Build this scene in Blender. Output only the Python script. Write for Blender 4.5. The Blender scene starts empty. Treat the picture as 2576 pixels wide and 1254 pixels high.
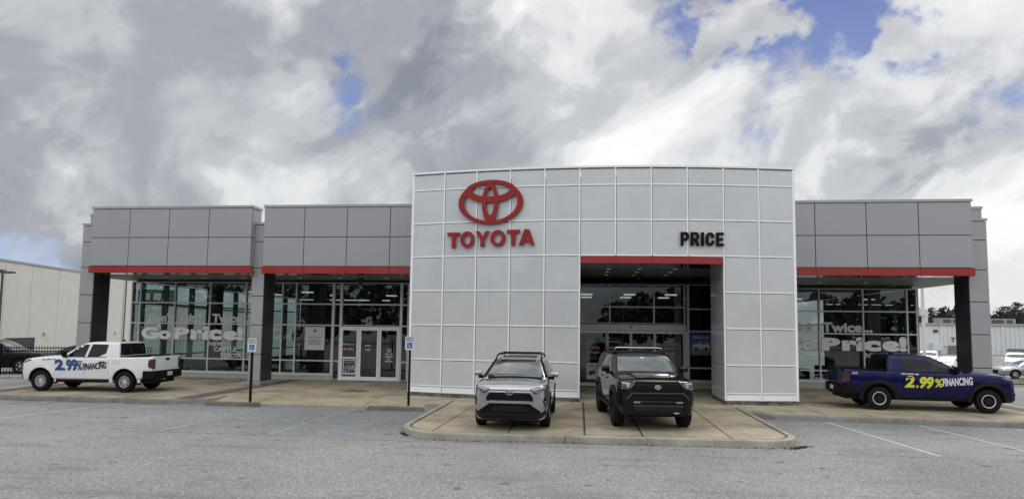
import bpy, bmesh, math, random
from mathutils import Vector, Matrix
from mathutils.bvhtree import BVHTree
R = math.radians
scene = bpy.context.scene
COL = scene.collection

# ------------------------------------------------------------ camera
cam_d = bpy.data.cameras.new("camera"); cam = bpy.data.objects.new("camera", cam_d); COL.objects.link(cam)
th, ps, ro = R(4.4238), R(-6.4342), R(0.7665)
fw = Vector((math.sin(ps)*math.cos(th), math.cos(ps)*math.cos(th), math.sin(th)))
rt = Vector((math.cos(ps), -math.sin(ps), 0)); up = rt.cross(fw)
r2 = rt*math.cos(ro)+up*math.sin(ro); u2 = up*math.cos(ro)-rt*math.sin(ro)
M = Matrix((r2, u2, -fw)).transposed().to_4x4(); M.translation = Vector((0, 0, 2.565))
cam.matrix_world = M
cam_d.sensor_width = 36; cam_d.lens = 36*1593.3/2576
cam_d.shift_y = (702.9-627)/2576
cam_d.clip_start = 0.1; cam_d.clip_end = 3000
scene.camera = cam
scene.render.resolution_x = 1024; scene.render.resolution_y = 498

# ------------------------------------------------------------ sky, sun, exposure
SUN_EL, SUN_AZ = R(47), R(24)       # azimuth from +Y towards +X
world = bpy.data.worlds.new("World"); scene.world = world; world.use_nodes = True
nt = world.node_tree; nt.nodes.clear()
def N(t, **k):
    n = nt.nodes.new(t)
    for a, b in k.items(): setattr(n, a, b)
    return n
def L(a, b): nt.links.new(a, b)
def val(v):
    n = N('ShaderNodeValue'); n.outputs[0].default_value = v; return n.outputs[0]
def mth(op, a, b=None, c=None, clamp=False):
    n = N('ShaderNodeMath', operation=op); n.use_clamp = clamp
    for i, x in enumerate((a, b, c)):
        if x is None: continue
        if isinstance(x, (int, float)): n.inputs[i].default_value = x
        else: L(x, n.inputs[i])
    return n.outputs[0]
def ramp(fac, stops, interp='LINEAR'):
    n = N('ShaderNodeValToRGB'); cr = n.color_ramp; cr.interpolation = interp
    while len(cr.elements) < len(stops): cr.elements.new(0.5)
    for e, (p, c) in zip(cr.elements, stops):
        e.position = p; e.color = (c[0], c[1], c[2], 1) if not isinstance(c, (int, float)) else (c, c, c, 1)
    L(fac, n.inputs[0]); return n.outputs[0]
def smooth(x, a, b):
    n = N('ShaderNodeMapRange'); n.interpolation_type = 'SMOOTHSTEP'
    L(x, n.inputs[0]); n.inputs[1].default_value = a; n.inputs[2].default_value = b
    return n.outputs[0]
def mixc(f, a, b):
    n = N('ShaderNodeMix', data_type='RGBA')
    if isinstance(f, (int, float)): n.inputs[0].default_value = f
    else: L(f, n.inputs[0])
    for i, x in ((6, a), (7, b)):
        if isinstance(x, tuple): n.inputs[i].default_value = (*x, 1)
        else: L(x, n.inputs[i])
    return n.outputs[2]
tc = N('ShaderNodeTexCoord')
nrm = N('ShaderNodeVectorMath', operation='NORMALIZE'); L(tc.outputs['Generated'], nrm.inputs[0])
D = nrm.outputs[0]
sp = N('ShaderNodeSeparateXYZ'); L(D, sp.inputs[0])
dx, dy, dz = sp.outputs
den = mth('ADD', mth('MAXIMUM', dz, 0.0), 0.26)
px = mth('DIVIDE', dx, den); py = mth('DIVIDE', dy, den)
cb = N('ShaderNodeCombineXYZ'); L(px, cb.inputs[0]); L(py, cb.inputs[1]); cb.inputs[2].default_value = 3.7
def noise(vec, scale, detail=6, rough=.55, dist=0.0, rot=0, sc=(1, 1, 1), off=(0, 0, 0)):
    mp = N('ShaderNodeMapping'); mp.inputs['Rotation'].default_value = (0, 0, rot)
    mp.inputs['Scale'].default_value = sc; mp.inputs['Location'].default_value = off
    L(vec, mp.inputs[0]); n = N('ShaderNodeTexNoise'); L(mp.outputs[0], n.inputs['Vector'])
    n.inputs['Scale'].default_value = scale; n.inputs['Detail'].default_value = detail
    n.inputs['Roughness'].default_value = rough; n.inputs['Distortion'].default_value = dist
    return n.outputs[0]
P = cb.outputs[0]
nA = noise(P, 0.85, 5, .50, .25, rot=R(28), sc=(1, .75, 1), off=(3.1, 1.3, 0))
def dnoise(scale, detail, rough, dist, tilt, stretch, off=(0, 0, 0)):
    m1 = N('ShaderNodeMapping'); m1.inputs['Rotation'].default_value = (0, R(tilt), 0); L(D, m1.inputs[0])
    return noise(m1.outputs[0], scale, detail, rough, dist, sc=stretch, off=off)
nB = dnoise(4.4, 4, .50, .7, 30, (.74, 1, 1.2), (2.3, .7, 1.9))
nC = dnoise(12, 8, .60, .6, 20, (.85, 1, 1.1), (.3, 4.7, 2.9))
nD = dnoise(30, 6, .62, .4, 20, (.9, 1, 1.1), (6.3, 1.7, 2.2))
cv = mth('ADD', mth('ADD', mth('MULTIPLY', nA, .36), mth('MULTIPLY', nB, .62)), mth('MULTIPLY', nC, .24))
cv = mth('ADD', cv, -.122)
def blob(d, r0, r1, wob=.10):
    dn = N('ShaderNodeVectorMath', operation='DISTANCE'); L(D, dn.inputs[0]); v = Vector(d).normalized(); dn.inputs[1].default_value = v
    x = mth('ADD', dn.outputs['Value'], mth('MULTIPLY', mth('SUBTRACT', nB, .5), wob*2.4))
    x = mth('ADD', x, mth('ADD', mth('MULTIPLY', mth('SUBTRACT', nC, .5), wob*2.6), mth('MULTIPLY', mth('SUBTRACT', nD, .5), wob*1.8)))
    return mth('SUBTRACT', 1.0, smooth(x, r0, r1))
# broad bright and dark banks of cloud
for d, r_, a in (((.433, .874, .215), .42, .10), ((-.04, .88, .47), .30, .09), ((-.486, .83, .22), .20, .07), ((.05, .99, .17), .3, .07), ((.6, .7, .45), .35, .07),
                 ((-.30, .85, .42), .17, -.07), ((-.10, .94, .32), .24, -.10), ((-.66, .66, .33), .33, -.045), ((.37, .90, .20), .12, -.07),
                 ((-.72, .68, .17), .16, -.06), ((.55, .80, .24), .14, -.07)):
    cv = mth('ADD', cv, mth('MULTIPLY', blob(d, 0.0, r_, .08), a))
cloud = ramp(cv, [(.30, (.19, .205, .24)), (.42, (.285, .297, .325)), (.50, (.415, .425, .445)), (.565, (.59, .60, .605)), (.64, (.73, .73, .72)), (.76, (.81, .80, .78))], 'EASE')
blue = mixc(smooth(dz, .0, .5), (.36, .44, .60), (.085, .14, .36))
gap = None
nG = mth('ADD', mth('MULTIPLY', dnoise(8.5, 3, .5, .6, 20, (.8, 1, 1.1), (1.1, 2.2, 7.7)), .6), mth('ADD', mth('MULTIPLY', nC, .25), mth('MULTIPLY', nD, .15)))
wisp = mth('SUBTRACT', 1.0, smooth(nG, .50, .56))
for d, r0, r1, wf in (((.200, .878, .440), .03, .10, 1), ((.255, .868, .432), .03, .10, 1), ((.315, .852, .430), .03, .10, 1), ((.375, .835, .412), .03, .10, 1), ((-.351, .874, .325), -.035, .05, 0), ((-.340, .856, .385), -.03, .03, 0), ((.240, .927, .286), -.03, .035, 0),
                  ((-.70, .71, .08), .0, .05, 0), ((.512, .809, .289), -.03, .035, 0)):
    g = blob(d, r0, r1, .06)
    if wf: g = mth('MULTIPLY', g, wisp)
    gap = g if gap is None else mth('MAXIMUM', gap, g)
gapn = mth('MULTIPLY', smooth(nA, .66, .76), smooth(dz, .5, .62))
gap = mth('MULTIPLY', mth('MAXIMUM', gap, gapn), .93)
sky = mixc(gap, cloud, blue)
# overcast sky is brighter towards the zenith; brightness behind the viewer is added to light the facade
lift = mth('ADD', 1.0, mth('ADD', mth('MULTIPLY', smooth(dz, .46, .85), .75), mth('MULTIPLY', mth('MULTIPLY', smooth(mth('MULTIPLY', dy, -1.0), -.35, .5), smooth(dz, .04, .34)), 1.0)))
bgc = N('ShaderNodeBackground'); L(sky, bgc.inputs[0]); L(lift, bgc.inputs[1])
ns = N('ShaderNodeTexSky', sky_type='NISHITA'); ns.sun_disc = False; ns.sun_elevation = SUN_EL; ns.sun_rotation = SUN_AZ
bgs = N('ShaderNodeBackground'); L(ns.outputs[0], bgs.inputs[0]); bgs.inputs[1].default_value = 0.06
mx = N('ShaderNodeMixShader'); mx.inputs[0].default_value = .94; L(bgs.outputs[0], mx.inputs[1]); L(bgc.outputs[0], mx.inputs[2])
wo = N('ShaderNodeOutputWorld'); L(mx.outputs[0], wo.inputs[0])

sd = bpy.data.lights.new("sun", 'SUN'); sd.energy = 1.2; sd.angle = R(18); sd.color = (1, .96, .9)
so = bpy.data.objects.new("sun", sd); COL.objects.link(so)
sdir = Vector((math.sin(SUN_AZ)*math.cos(SUN_EL), math.cos(SUN_AZ)*math.cos(SUN_EL), math.sin(SUN_EL)))
so.rotation_euler = (-sdir).to_track_quat('-Z', 'Y').to_euler(); so.location = (0, 0, 60)
vs = scene.view_settings; vs.view_transform = 'Standard'; vs.look = 'None'; vs.exposure = 0.47; vs.gamma = 1.0; vs.use_curve_mapping = False
scene.render.engine = 'CYCLES'
scene.cycles.max_bounces = 8; scene.cycles.transparent_max_bounces = 16; scene.cycles.glossy_bounces = 4

# ------------------------------------------------------------ materials
def mat(name, col, rough=.5, metal=0, coat=0, var=0, vscale=3, bump=0, bscale=30, spec=.5, emis=None, estr=0):
    m = bpy.data.materials.new(name); m.use_nodes = True; t = m.node_tree; b = t.nodes['Principled BSDF']
    b.inputs['Roughness'].default_value = rough; b.inputs['Metallic'].default_value = metal
    b.inputs['Coat Weight'].default_value = coat; b.inputs['Coat Roughness'].default_value = .04
    b.inputs['Specular IOR Level'].default_value = spec
    b.inputs['Base Color'].default_value = (*col, 1)
    if emis: b.inputs['Emission Color'].default_value = (*emis, 1); b.inputs['Emission Strength'].default_value = estr
    if var or bump:
        g = t.nodes.new('ShaderNodeNewGeometry')
        tcn = t.nodes.new('ShaderNodeTexCoord')
    if var:
        n = t.nodes.new('ShaderNodeTexNoise'); n.inputs['Scale'].default_value = vscale; n.inputs['Detail'].default_value = 6; n.inputs['Roughness'].default_value = .6
        t.links.new(g.outputs['Position'], n.inputs['Vector'])
        r = t.nodes.new('ShaderNodeValToRGB'); r.color_ramp.elements[0].position = .3; r.color_ramp.elements[1].position = .7
        r.color_ramp.elements[0].color = (*[c*(1-var) for c in col], 1); r.color_ramp.elements[1].color = (*[min(1, c*(1+var)) for c in col], 1)
        t.links.new(n.outputs[0], r.inputs[0]); t.links.new(r.outputs[0], b.inputs['Base Color'])
    if bump:
        n2 = t.nodes.new('ShaderNodeTexNoise'); n2.inputs['Scale'].default_value = bscale; n2.inputs['Detail'].default_value = 4
        t.links.new(g.outputs['Position'], n2.inputs['Vector'])
        bp = t.nodes.new('ShaderNodeBump'); bp.inputs['Strength'].default_value = bump; bp.inputs['Distance'].default_value = .02
        t.links.new(n2.outputs[0], bp.inputs['Height']); t.links.new(bp.outputs[0], b.inputs['Normal'])
    return m
class NT:
    """small helper to wire node materials"""
    def __init__(s, name, rough=.9):
        s.m = bpy.data.materials.new(name); s.m.use_nodes = True; s.t = s.m.node_tree; s.b = s.t.nodes['Principled BSDF']
        s.b.inputs['Roughness'].default_value = rough; s.g = s.t.nodes.new('ShaderNodeNewGeometry')
    def noise(s, scale, detail=5, rough=.55, sc=(1, 1, 1), off=(0, 0, 0), dist=0):
        mp = s.t.nodes.new('ShaderNodeMapping'); mp.inputs['Scale'].default_value = sc; mp.inputs['Location'].default_value = off
        s.t.links.new(s.g.outputs['Position'], mp.inputs[0]); n = s.t.nodes.new('ShaderNodeTexNoise'); s.t.links.new(mp.outputs[0], n.inputs['Vector'])
        n.inputs['Scale'].default_value = scale; n.inputs['Detail'].default_value = detail; n.inputs['Roughness'].default_value = rough; n.inputs['Distortion'].default_value = dist
        return n.outputs[0]
    def vor(s, scale, out='Distance', feat='F1'):
        n = s.t.nodes.new('ShaderNodeTexVoronoi'); n.inputs['Scale'].default_value = scale; n.feature = feat
        s.t.links.new(s.g.outputs['Position'], n.inputs['Vector']); return n.outputs[out]
    def ramp(s, f, stops):
        r = s.t.nodes.new('ShaderNodeValToRGB'); cr = r.color_ramp
        while len(cr.elements) < len(stops): cr.elements.new(.5)
        for e, (p, c) in zip(cr.elements, stops):
            e.position = p; e.color = (c, c, c, 1) if isinstance(c, (int, float)) else (*c, 1)
        s.t.links.new(f, r.inputs[0]); return r.outputs[0]
    def mix(s, f, a, b, blend='MIX'):
        n = s.t.nodes.new('ShaderNodeMix'); n.data_type = 'RGBA'; n.blend_type = blend
        if isinstance(f, (int, float)): n.inputs[0].default_value = f
        else: s.t.links.new(f, n.inputs[0])
        for i, x in ((6, a), (7, b)):
            if isinstance(x, tuple): n.inputs[i].default_value = (*x, 1)
            else: s.t.links.new(x, n.inputs[i])
        return n.outputs[2]
    def col(s, c): s.t.links.new(c, s.b.inputs['Base Color'])
    def bump(s, h, st=.3, d=.01):
        bp = s.t.nodes.new('ShaderNodeBump'); bp.inputs['Strength'].default_value = st; bp.inputs['Distance'].default_value = d
        s.t.links.new(h, bp.inputs['Height']); s.t.links.new(bp.outputs[0], s.b.inputs['Normal'])
MT = {}
a = NT('asphalt', .88)
big = a.noise(.35, 6, .6, sc=(1, .8, 1)); mid = a.noise(2.2, 5, .65, sc=(.5, 1.4, 1)); st = a.noise(19, 3, .7); gr = a.vor(42, 'Color'); fine = a.noise(90, 2, .5)
base = a.ramp(big, [(.3, (.175, .177, .170)), (.5, (.222, .223, .213)), (.72, (.26, .26, .248))])
base = a.mix(a.ramp(mid, [(.30, .0), (.42, .45), (.62, .6)]), (.105, .107, .11), base) if False else base
base = a.mix(a.ramp(mid, [(.24, .5), (.34, .0)]), base, (.075, .077, .08))
sepn = a.t.nodes.new('ShaderNodeSeparateColor'); a.t.links.new(gr, sepn.inputs[0])
speck = a.ramp(sepn.outputs[0], [(.0, .58), (.35, .88), (.7, 1.07), (.97, 1.45)])
base = a.mix(1.0, base, speck, 'MULTIPLY')
base = a.mix(1.0, base, a.ramp(st, [(.32, .80), (.5, 1.0), (.68, 1.20)]), 'MULTIPLY')
base = a.mix(a.ramp(a.noise(1.1, 5, .6, sc=(.35, 1.6, 1), off=(2, 8, 0)), [(.55, 0.0), (.65, .36)]), base, (.09, .09, .092))
base = a.mix(a.ramp(a.noise(2.3, 3, .5, off=(1, 3, 0)), [(.655, 0.0), (.70, .6)]), base, (.06, .06, .062))
# dark tyre-worn band and fine cracks across the aisle
sx = a.t.nodes.new('ShaderNodeSeparateXYZ'); a.t.links.new(a.g.outputs['Position'], sx.inputs[0])
crk = a.noise(.9, 6, .6, sc=(.6, 1, 1), off=(5, 2, 0))
cm = a.t.nodes.new('ShaderNodeMath'); cm.operation = 'MULTIPLY_ADD'; a.t.links.new(crk, cm.inputs[0]); cm.inputs[1].default_value = 1.2; a.t.links.new(sx.outputs[1], cm.inputs[2])
for yy, wdt, amt in ((14.35, .035, .65), (9.1, .30, .22), (6.9, .25, .16)):
    d1 = a.t.nodes.new('ShaderNodeMath'); d1.operation = 'SUBTRACT'; a.t.links.new(cm.outputs[0], d1.inputs[0]); d1.inputs[1].default_value = yy+.6
    d2 = a.t.nodes.new('ShaderNodeMath'); d2.operation = 'ABSOLUTE'; a.t.links.new(d1.outputs[0], d2.inputs[0])
    mr = a.t.nodes.new('ShaderNodeMapRange'); a.t.links.new(d2.outputs[0], mr.inputs[0]); mr.inputs[1].default_value = 0; mr.inputs[2].default_value = wdt; mr.inputs[3].default_value = amt; mr.inputs[4].default_value = 0
    base = a.mix(mr.outputs[0], base, (.06, .06, .062))
a.col(base); a.bump(gr, .5, .006); MT['asphalt'] = a.m
def concrete(name, c0, c1, c2, stain=.5):
    a = NT(name, .85)
    b0 = a.ramp(a.noise(1.1, 7, .62), [(.28, c0), (.5, c1), (.72, c2)])
    b0 = a.mix(a.ramp(a.noise(.6, 5, .7, off=(4, 4, 0)), [(.5, 0.0), (.68, stain)]), b0, tuple(x*.42 for x in c0))
    b0 = a.mix(a.ramp(a.noise(2.6, 4, .6, off=(9, 1, 0), sc=(.5, 1.6, 1)), [(.6, 0.0), (.75, stain*.6)]), b0, tuple(x*.5 for x in c0))
    b0 = a.mix(1.0, b0, a.ramp(a.noise(40, 3, .6), [(.3, .86), (.7, 1.12)]), 'MULTIPLY')
    a.col(b0); a.bump(a.noise(60, 4), .25, .006); MT[name] = a.m
concrete('concrete_pad', (.265, .218, .148), (.37, .312, .215), (.44, .382, .28), .7)
concrete('concrete_kerb', (.22, .20, .16), (.33, .30, .245), (.41, .38, .315), .6)
concrete('concrete_grey', (.16, .155, .14), (.22, .21, .19), (.27, .26, .24), .8)
concrete('aggregate', (.09, .085, .075), (.125, .115, .10), (.15, .14, .12), .3)
concrete('wheel_stop_concrete', (.085, .082, .075), (.125, .12, .11), (.16, .155, .145), .6)
MT['joint'] = mat('joint_gap', (.045, .038, .03), .95)
MT['dirt'] = mat('soil_moss', (.09, .07, .035), .95, var=.5, vscale=20)
MT['panel'] = mat('grey_metal_panel', (.345, .350, .358), .38, metal=.15, var=.03, vscale=.5, spec=.5)
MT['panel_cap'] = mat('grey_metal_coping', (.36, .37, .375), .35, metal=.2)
MT['seam'] = mat('panel_seam', (.03, .03, .032), .8)
MT['satin'] = mat('grey_trim_sheen', (.045, .046, .05), .3, spec=.6)  # grey trim of the black SUV; on its surrounds it paints in reflections
MT['dark_panel'] = mat('dark_door_and_pier_shade', (.038, .039, .042), .28, metal=.1, spec=.4)  # dock door panel, and the painted shade of the inner pier sides
MT['red'] = mat('red_gloss_panel', (.30, .014, .011), .30, coat=.3, var=.05, vscale=1)
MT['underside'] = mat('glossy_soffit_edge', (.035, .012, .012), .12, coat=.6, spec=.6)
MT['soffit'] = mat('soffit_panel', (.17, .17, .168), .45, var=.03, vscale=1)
MT['frame'] = mat('aluminium_frame', (.62, .64, .63), .4, metal=.15)
MT['frame_in'] = mat('inner_frame', (.10, .115, .12), .5)
MT['white_frame'] = mat('white_grid_bar', (.90, .91, .915), .4)
MT['sill'] = mat('stone_sill', (.42, .42, .39), .7, var=.12, vscale=5)
MT['roof'] = mat('roof_membrane', (.3, .3, .3), .9)
MT['ebony'] = mat('black_plastic', (.012, .012, .013), .45)
MT['black'] = mat('black_paint', (.006, .006, .006), .4, spec=.2)
MT['interior_wall'] = mat('interior_wall', (.045, .048, .05), .8)
MT['interior_light_wall'] = mat('interior_pale_wall', (.16, .18, .18), .8)
MT['interior_floor'] = mat('interior_floor', (.06, .06, .058), .25)
MT['ceiling'] = mat('interior_ceiling', (.09, .10, .10), .9)
MT['lit'] = mat('lit_diffuser', (.8, .8, .75), .5, emis=(1, .96, .88), estr=.55)
MT['downlight'] = mat('downlight_lens', (.8, .8, .8), .5, emis=(1, .97, .9), estr=.25)
# white translucent-look wall panel: smooth glossy panel that mirrors the sky a little
a = NT('white_wall_panel', .34)
wb = a.ramp(a.noise(.9, 5, .6), [(.3, (.545, .555, .56)), (.7, (.60, .608, .612))])
strk = a.ramp(a.noise(3, 5, .65, sc=(2.2, 2.2, .12)), [(.30, .975), (.5, 1.0)])
a.col(a.mix(1.0, wb, strk, 'MULTIPLY')); a.b.inputs['Coat Weight'].default_value = .85; a.b.inputs['Coat Roughness'].default_value = .03
a.b.inputs['Coat IOR'].default_value = 1.6
a.bump(a.noise(.7, 2, .5), .12, .05); MT['white_panel'] = a.m
a = NT('stained_base', .85)
a.col(a.ramp(a.noise(4, 5, .7, sc=(1, 1, 3)), [(.36, (.02, .02, .018)), (.5, (.12, .11, .09)), (.66, (.27, .25, .21))])); MT['stained'] = a.m
def glass_mat(name, tint, refl_ior=1.55, rough=0.0):
    m = bpy.data.materials.new(name); m.use_nodes = True; t = m.node_tree; t.nodes.clear()
    o = t.nodes.new('ShaderNodeOutputMaterial'); mixn = t.nodes.new('ShaderNodeMixShader'); fr = t.nodes.new('ShaderNodeFresnel'); fr.inputs[0].default_value = refl_ior
    tr = t.nodes.new('ShaderNodeBsdfTransparent'); tr.inputs[0].default_value = (*tint, 1)
    gl = t.nodes.new('ShaderNodeBsdfGlossy'); gl.inputs['Roughness'].default_value = rough; gl.inputs[0].default_value = (.85, .9, .92, 1)
    t.links.new(fr.outputs[0], mixn.inputs[0]); t.links.new(tr.outputs[0], mixn.inputs[1]); t.links.new(gl.outputs[0], mixn.inputs[2]); t.links.new(mixn.outputs[0], o.inputs[0])
    return m
MT['glass'] = glass_mat('tinted_glass', (.42, .50, .49), 1.95)
MT['glass_clear'] = glass_mat('clear_glass', (.72, .82, .82), 1.5)
MT['letter_grey'] = mat('frosted_vinyl', (.66, .66, .65), .7)
MT['letter_white'] = mat('white_vinyl', (.84, .84, .83), .6)
MT['letter_red'] = mat('red_vinyl', (.14, .012, .01), .6)
MT['sign_red'] = mat('sign_red', (.29, .012, .012), .4, coat=.1, spec=.3)
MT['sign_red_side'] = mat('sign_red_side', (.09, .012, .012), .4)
MT['sign_black'] = mat('sign_black', (.005, .006, .008), .5, spec=.12)
MT['paper'] = mat('paper_white', (.62, .62, .63), .7)
MT['ink'] = mat('ink_grey', (.08, .08, .08), .8)
MT['ink_green'] = mat('ink_green', (.03, .16, .09), .7)
MT['ink_blue'] = mat('ink_blue', (.02, .10, .38), .6)
MT['ink_red'] = mat('ink_red', (.35, .02, .02), .7)
MT['pale_blue_paint'] = mat('pale_blue_line_paint', (.22, .285, .32), .9, var=.25, vscale=6)
MT['white_line'] = mat('white_line_paint', (.42, .43, .42), .85, var=.25, vscale=7)
MT['precast'] = mat('precast_concrete', (.57, .55, .51), .85, var=.06, vscale=1.5, bump=.25, bscale=14)
MT['white_metal_wall'] = mat('white_ribbed_metal', (.66, .67, .67), .5, var=.05, vscale=1)
MT['bark'] = mat('bark', (.07, .055, .04), .9)
MT['grass'] = mat('grass_blades', (.055, .085, .025), .9, var=.3, vscale=3)

# ------------------------------------------------------------ object helpers
def link(o, parent=None):
    COL.objects.link(o)
    if parent is not None: o.parent = parent
    return o
def setp(o, label=None, cat=None, group=None, kind=None):
    if label: o['label'] = label
    if cat: o['category'] = cat
    if group: o['group'] = group
    if kind: o['kind'] = kind
    return o
def empty(name, label, cat, loc=(0, 0, 0), rz=0, group=None):
    o = bpy.data.objects.new(name, None); COL.objects.link(o); o.location = loc; o.rotation_euler = (0, 0, rz)
    o.empty_display_size = .2
    return setp(o, label, cat, group)
class MB:
    def __init__(s): s.v = []; s.f = []; s.mi = []; s.mats = []; s.cm = 0
    def m(s, key):
        mm = MT[key] if isinstance(key, str) else key
        if mm not in s.mats: s.mats.append(mm)
        s.cm = s.mats.index(mm); return s
    def add(s, vs, fs):
        o = len(s.v); s.v += [tuple(p) for p in vs]
        for f in fs: s.f.append([o+i for i in f]); s.mi.append(s.cm)
        return s
    def box(s, x0, x1, y0, y1, z0, z1, rz=0, about=None):
        vs = [(x, y, z) for z in (z0, z1) for y in (y0, y1) for x in (x0, x1)]
        if rz:
            cx, cy = about if about else ((x0+x1)/2, (y0+y1)/2); c, sn = math.cos(rz), math.sin(rz)
            vs = [(cx+(x-cx)*c-(y-cy)*sn, cy+(x-cx)*sn+(y-cy)*c, z) for x, y, z in vs]
        return s.add(vs, [(0, 2, 3, 1), (4, 5, 7, 6), (0, 1, 5, 4), (2, 6, 7, 3), (0, 4, 6, 2), (1, 3, 7, 5)])
    def prism(s, poly, fn, a, b):
        """poly: 2D list; fn(p,q,t)->xyz for t in a,b"""
        n = len(poly); vs = [fn(p, q, a) for p, q in poly]+[fn(p, q, b) for p, q in poly]
        return s.add(vs, [tuple(range(n))[::-1], tuple(range(n, 2*n))]+[(i, (i+1) % n, n+(i+1) % n, n+i) for i in range(n)])
    def tube(s, pts, r, n=8, r2=None, cap=True):
        pts = [Vector(p) for p in pts]; k = len(pts); rings = []
        up0 = None
        for i, p in enumerate(pts):
            d = (pts[min(i+1, k-1)]-pts[max(i-1, 0)]).normalized()
            a_ = d.orthogonal().normalized() if up0 is None else (up0-d*up0.dot(d)).normalized()
            up0 = a_; b_ = d.cross(a_); rr = r if r2 is None else r+(r2-r)*i/max(1, k-1)
            rings.append([p+a_*rr*math.cos(2*math.pi*j/n)+b_*rr*math.sin(2*math.pi*j/n) for j in range(n)])
        vs = [v for rg in rings for v in rg]; fs = []
        for i in range(k-1):
            for j in range(n): fs.append((i*n+j, i*n+(j+1) % n, (i+1)*n+(j+1) % n, (i+1)*n+j))
        if cap: fs += [tuple(range(n))[::-1], tuple(range((k-1)*n, k*n))]
        return s.add(vs, fs)
    def lathe_y(s, prof, n=32, c=(0, 0, 0)):
        """profile (radius, y) revolved about the y axis"""
        k = len(prof); vs = []; fs = []
        for j in range(n):
            a_ = 2*math.pi*j/n
            for r, y in prof: vs.append((c[0]+r*math.cos(a_), c[1]+y, c[2]+r*math.sin(a_)))
        for j in range(n):
            for i in range(k-1): fs.append((j*k+i, j*k+i+1, ((j+1) % n)*k+i+1, ((j+1) % n)*k+i))
        return s.add(vs, fs)
    def lathe_z(s, prof, n=24, c=(0, 0, 0)):
        k = len(prof); vs = []; fs = []
        for j in range(n):
            a_ = 2*math.pi*j/n
            for r, z in prof: vs.append((c[0]+r*math.cos(a_), c[1]+r*math.sin(a_), c[2]+z))
        for j in range(n):
            for i in range(k-1): fs.append((j*k+i, ((j+1) % n)*k+i, ((j+1) % n)*k+i+1, j*k+i+1))
        return s.add(vs, fs)
    def build(s, name, parent=None, smooth=False, bevel=0, loc=None):
        me = bpy.data.meshes.new(name); me.from_pydata(s.v, [], s.f)
        for m_ in s.mats: me.materials.append(m_)
        for p, i in zip(me.polygons, s.mi): p.material_index = i
        me.validate(); me.update()
        if smooth:
            for p in me.polygons: p.use_smooth = True
            try: me.set_sharp_from_angle(angle=R(smooth if smooth > 1 else 40))
            except Exception: pass
        o = bpy.data.objects.new(name, me); link(o, parent)
        if loc is not None: o.location = loc
        if bevel:
            b = o.modifiers.new('bevel', 'BEVEL'); b.width = bevel; b.segments = 2; b.limit_method = 'ANGLE'
        return o
def B(key): return MB().m(key)
def evaluated_mesh(o):
    dg = bpy.context.evaluated_depsgraph_get(); dg.update()
    return bpy.data.meshes.new_from_object(o.evaluated_get(dg))
_tc = {}
def text_geo(s, bold=0.0, extrude=0.0, spacing=1.0):
    """text as vertices and faces in the unit square of its own bounding box"""
    key = (s, bold, extrude, spacing)
    if key in _tc: return _tc[key]
    cu = bpy.data.curves.new('t', 'FONT'); cu.body = s; cu.size = 1; cu.offset = bold; cu.extrude = extrude; cu.space_character = spacing; cu.resolution_u = 4
    o = bpy.data.objects.new('t', cu); COL.objects.link(o)
    me = evaluated_mesh(o); vs = [tuple(v.co) for v in me.vertices]; fs = [tuple(p.vertices) for p in me.polygons]
    bpy.data.objects.remove(o); bpy.data.curves.remove(cu); bpy.data.meshes.remove(me)
    x0 = min(v[0] for v in vs); x1 = max(v[0] for v in vs); y0 = min(v[1] for v in vs); y1 = max(v[1] for v in vs)
    vs = [((v[0]-x0)/(x1-x0), (v[1]-y0)/(y1-y0), v[2]) for v in vs]
    _tc[key] = (vs, fs, (x1-x0), (y1-y0)); return _tc[key]
def text_to(mb, s, x0, x1, z0, z1, fn, bold=.02, slant=0, grow=0, spacing=1.0):
    """lay text in the (x,z) rectangle, fn(x,z,depth)->xyz"""
    vs, fs, w, h = text_geo(s, bold, 0, spacing)
    return mb.add([fn(x0-grow+(x1-x0+2*grow)*v[0]+slant*(z1-z0)*v[1], z0-grow+(z1-z0+2*grow)*v[1], 0) for v in vs], fs)
# ============================================================ GROUND
def gz_(x, y):
    """the lot falls away towards the right and the back"""
    t = max(0, min(1, (y-26)/18)); t = t*t*(3-2*t)
    s = max(0, min(1, (x-13)/6)); l = max(0, min(1, (-x-24)/8))
    return -.70*t*max(s, l*.0)
mb = B('asphalt')
xs = [-400, -200, -100, -60, -40, -30, -24]+[i for i in range(-22, 13, 4)]+[13, 14, 15, 16, 17, 18, 19, 22, 28, 40, 60, 100, 200, 400]
ys = [-300, -100, -40, -10]+[i for i in range(0, 24, 4)]+[26, 28, 30, 32, 34, 36, 38, 40, 42, 44, 50, 60, 100, 200, 400, 900]
vs = [(x, y, gz_(x, y)) for y in ys for x in xs]; nx = len(xs)
mb.add(vs, [(j*nx+i, j*nx+i+1, (j+1)*nx+i+1, (j+1)*nx+i) for j in range(len(ys)-1) for i in range(nx-1)])
setp(mb.build('ground', smooth=60), kind='structure')

def poly_slab(name, mkey, poly, z0, z1, kind='structure', bevel=0):
    o = B(mkey).prism(poly, lambda p, q, t: (p, q, t), z0, z1).build(name, bevel=bevel); setp(o, kind=kind); return o
def rounded(pts, n=8):
    """pts: (x,y,r)"""
    out = []
    k = len(pts)
    for i, (x, y, r) in enumerate(pts):
        if r == 0: out.append((x, y)); continue
        p = Vector((x, y)); a_ = (Vector(pts[i-1][:2])-p).normalized(); b_ = (Vector(pts[(i+1) % k][:2])-p).normalized()
        ang = a_.angle(b_); d = r/math.tan(ang/2); s = p+a_*d; e = p+b_*d; c = p+(a_+b_).normalized()*(r/math.sin(ang/2))
        a0 = math.atan2(*(s-c).yx); a1 = math.atan2(*(e-c).yx); da = (a1-a0+math.pi) % (2*math.pi)-math.pi
        for j in range(n+1): t = a0+da*j/n; out.append((c.x+r*math.cos(t), c.y+r*math.sin(t)))
    return out
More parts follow.
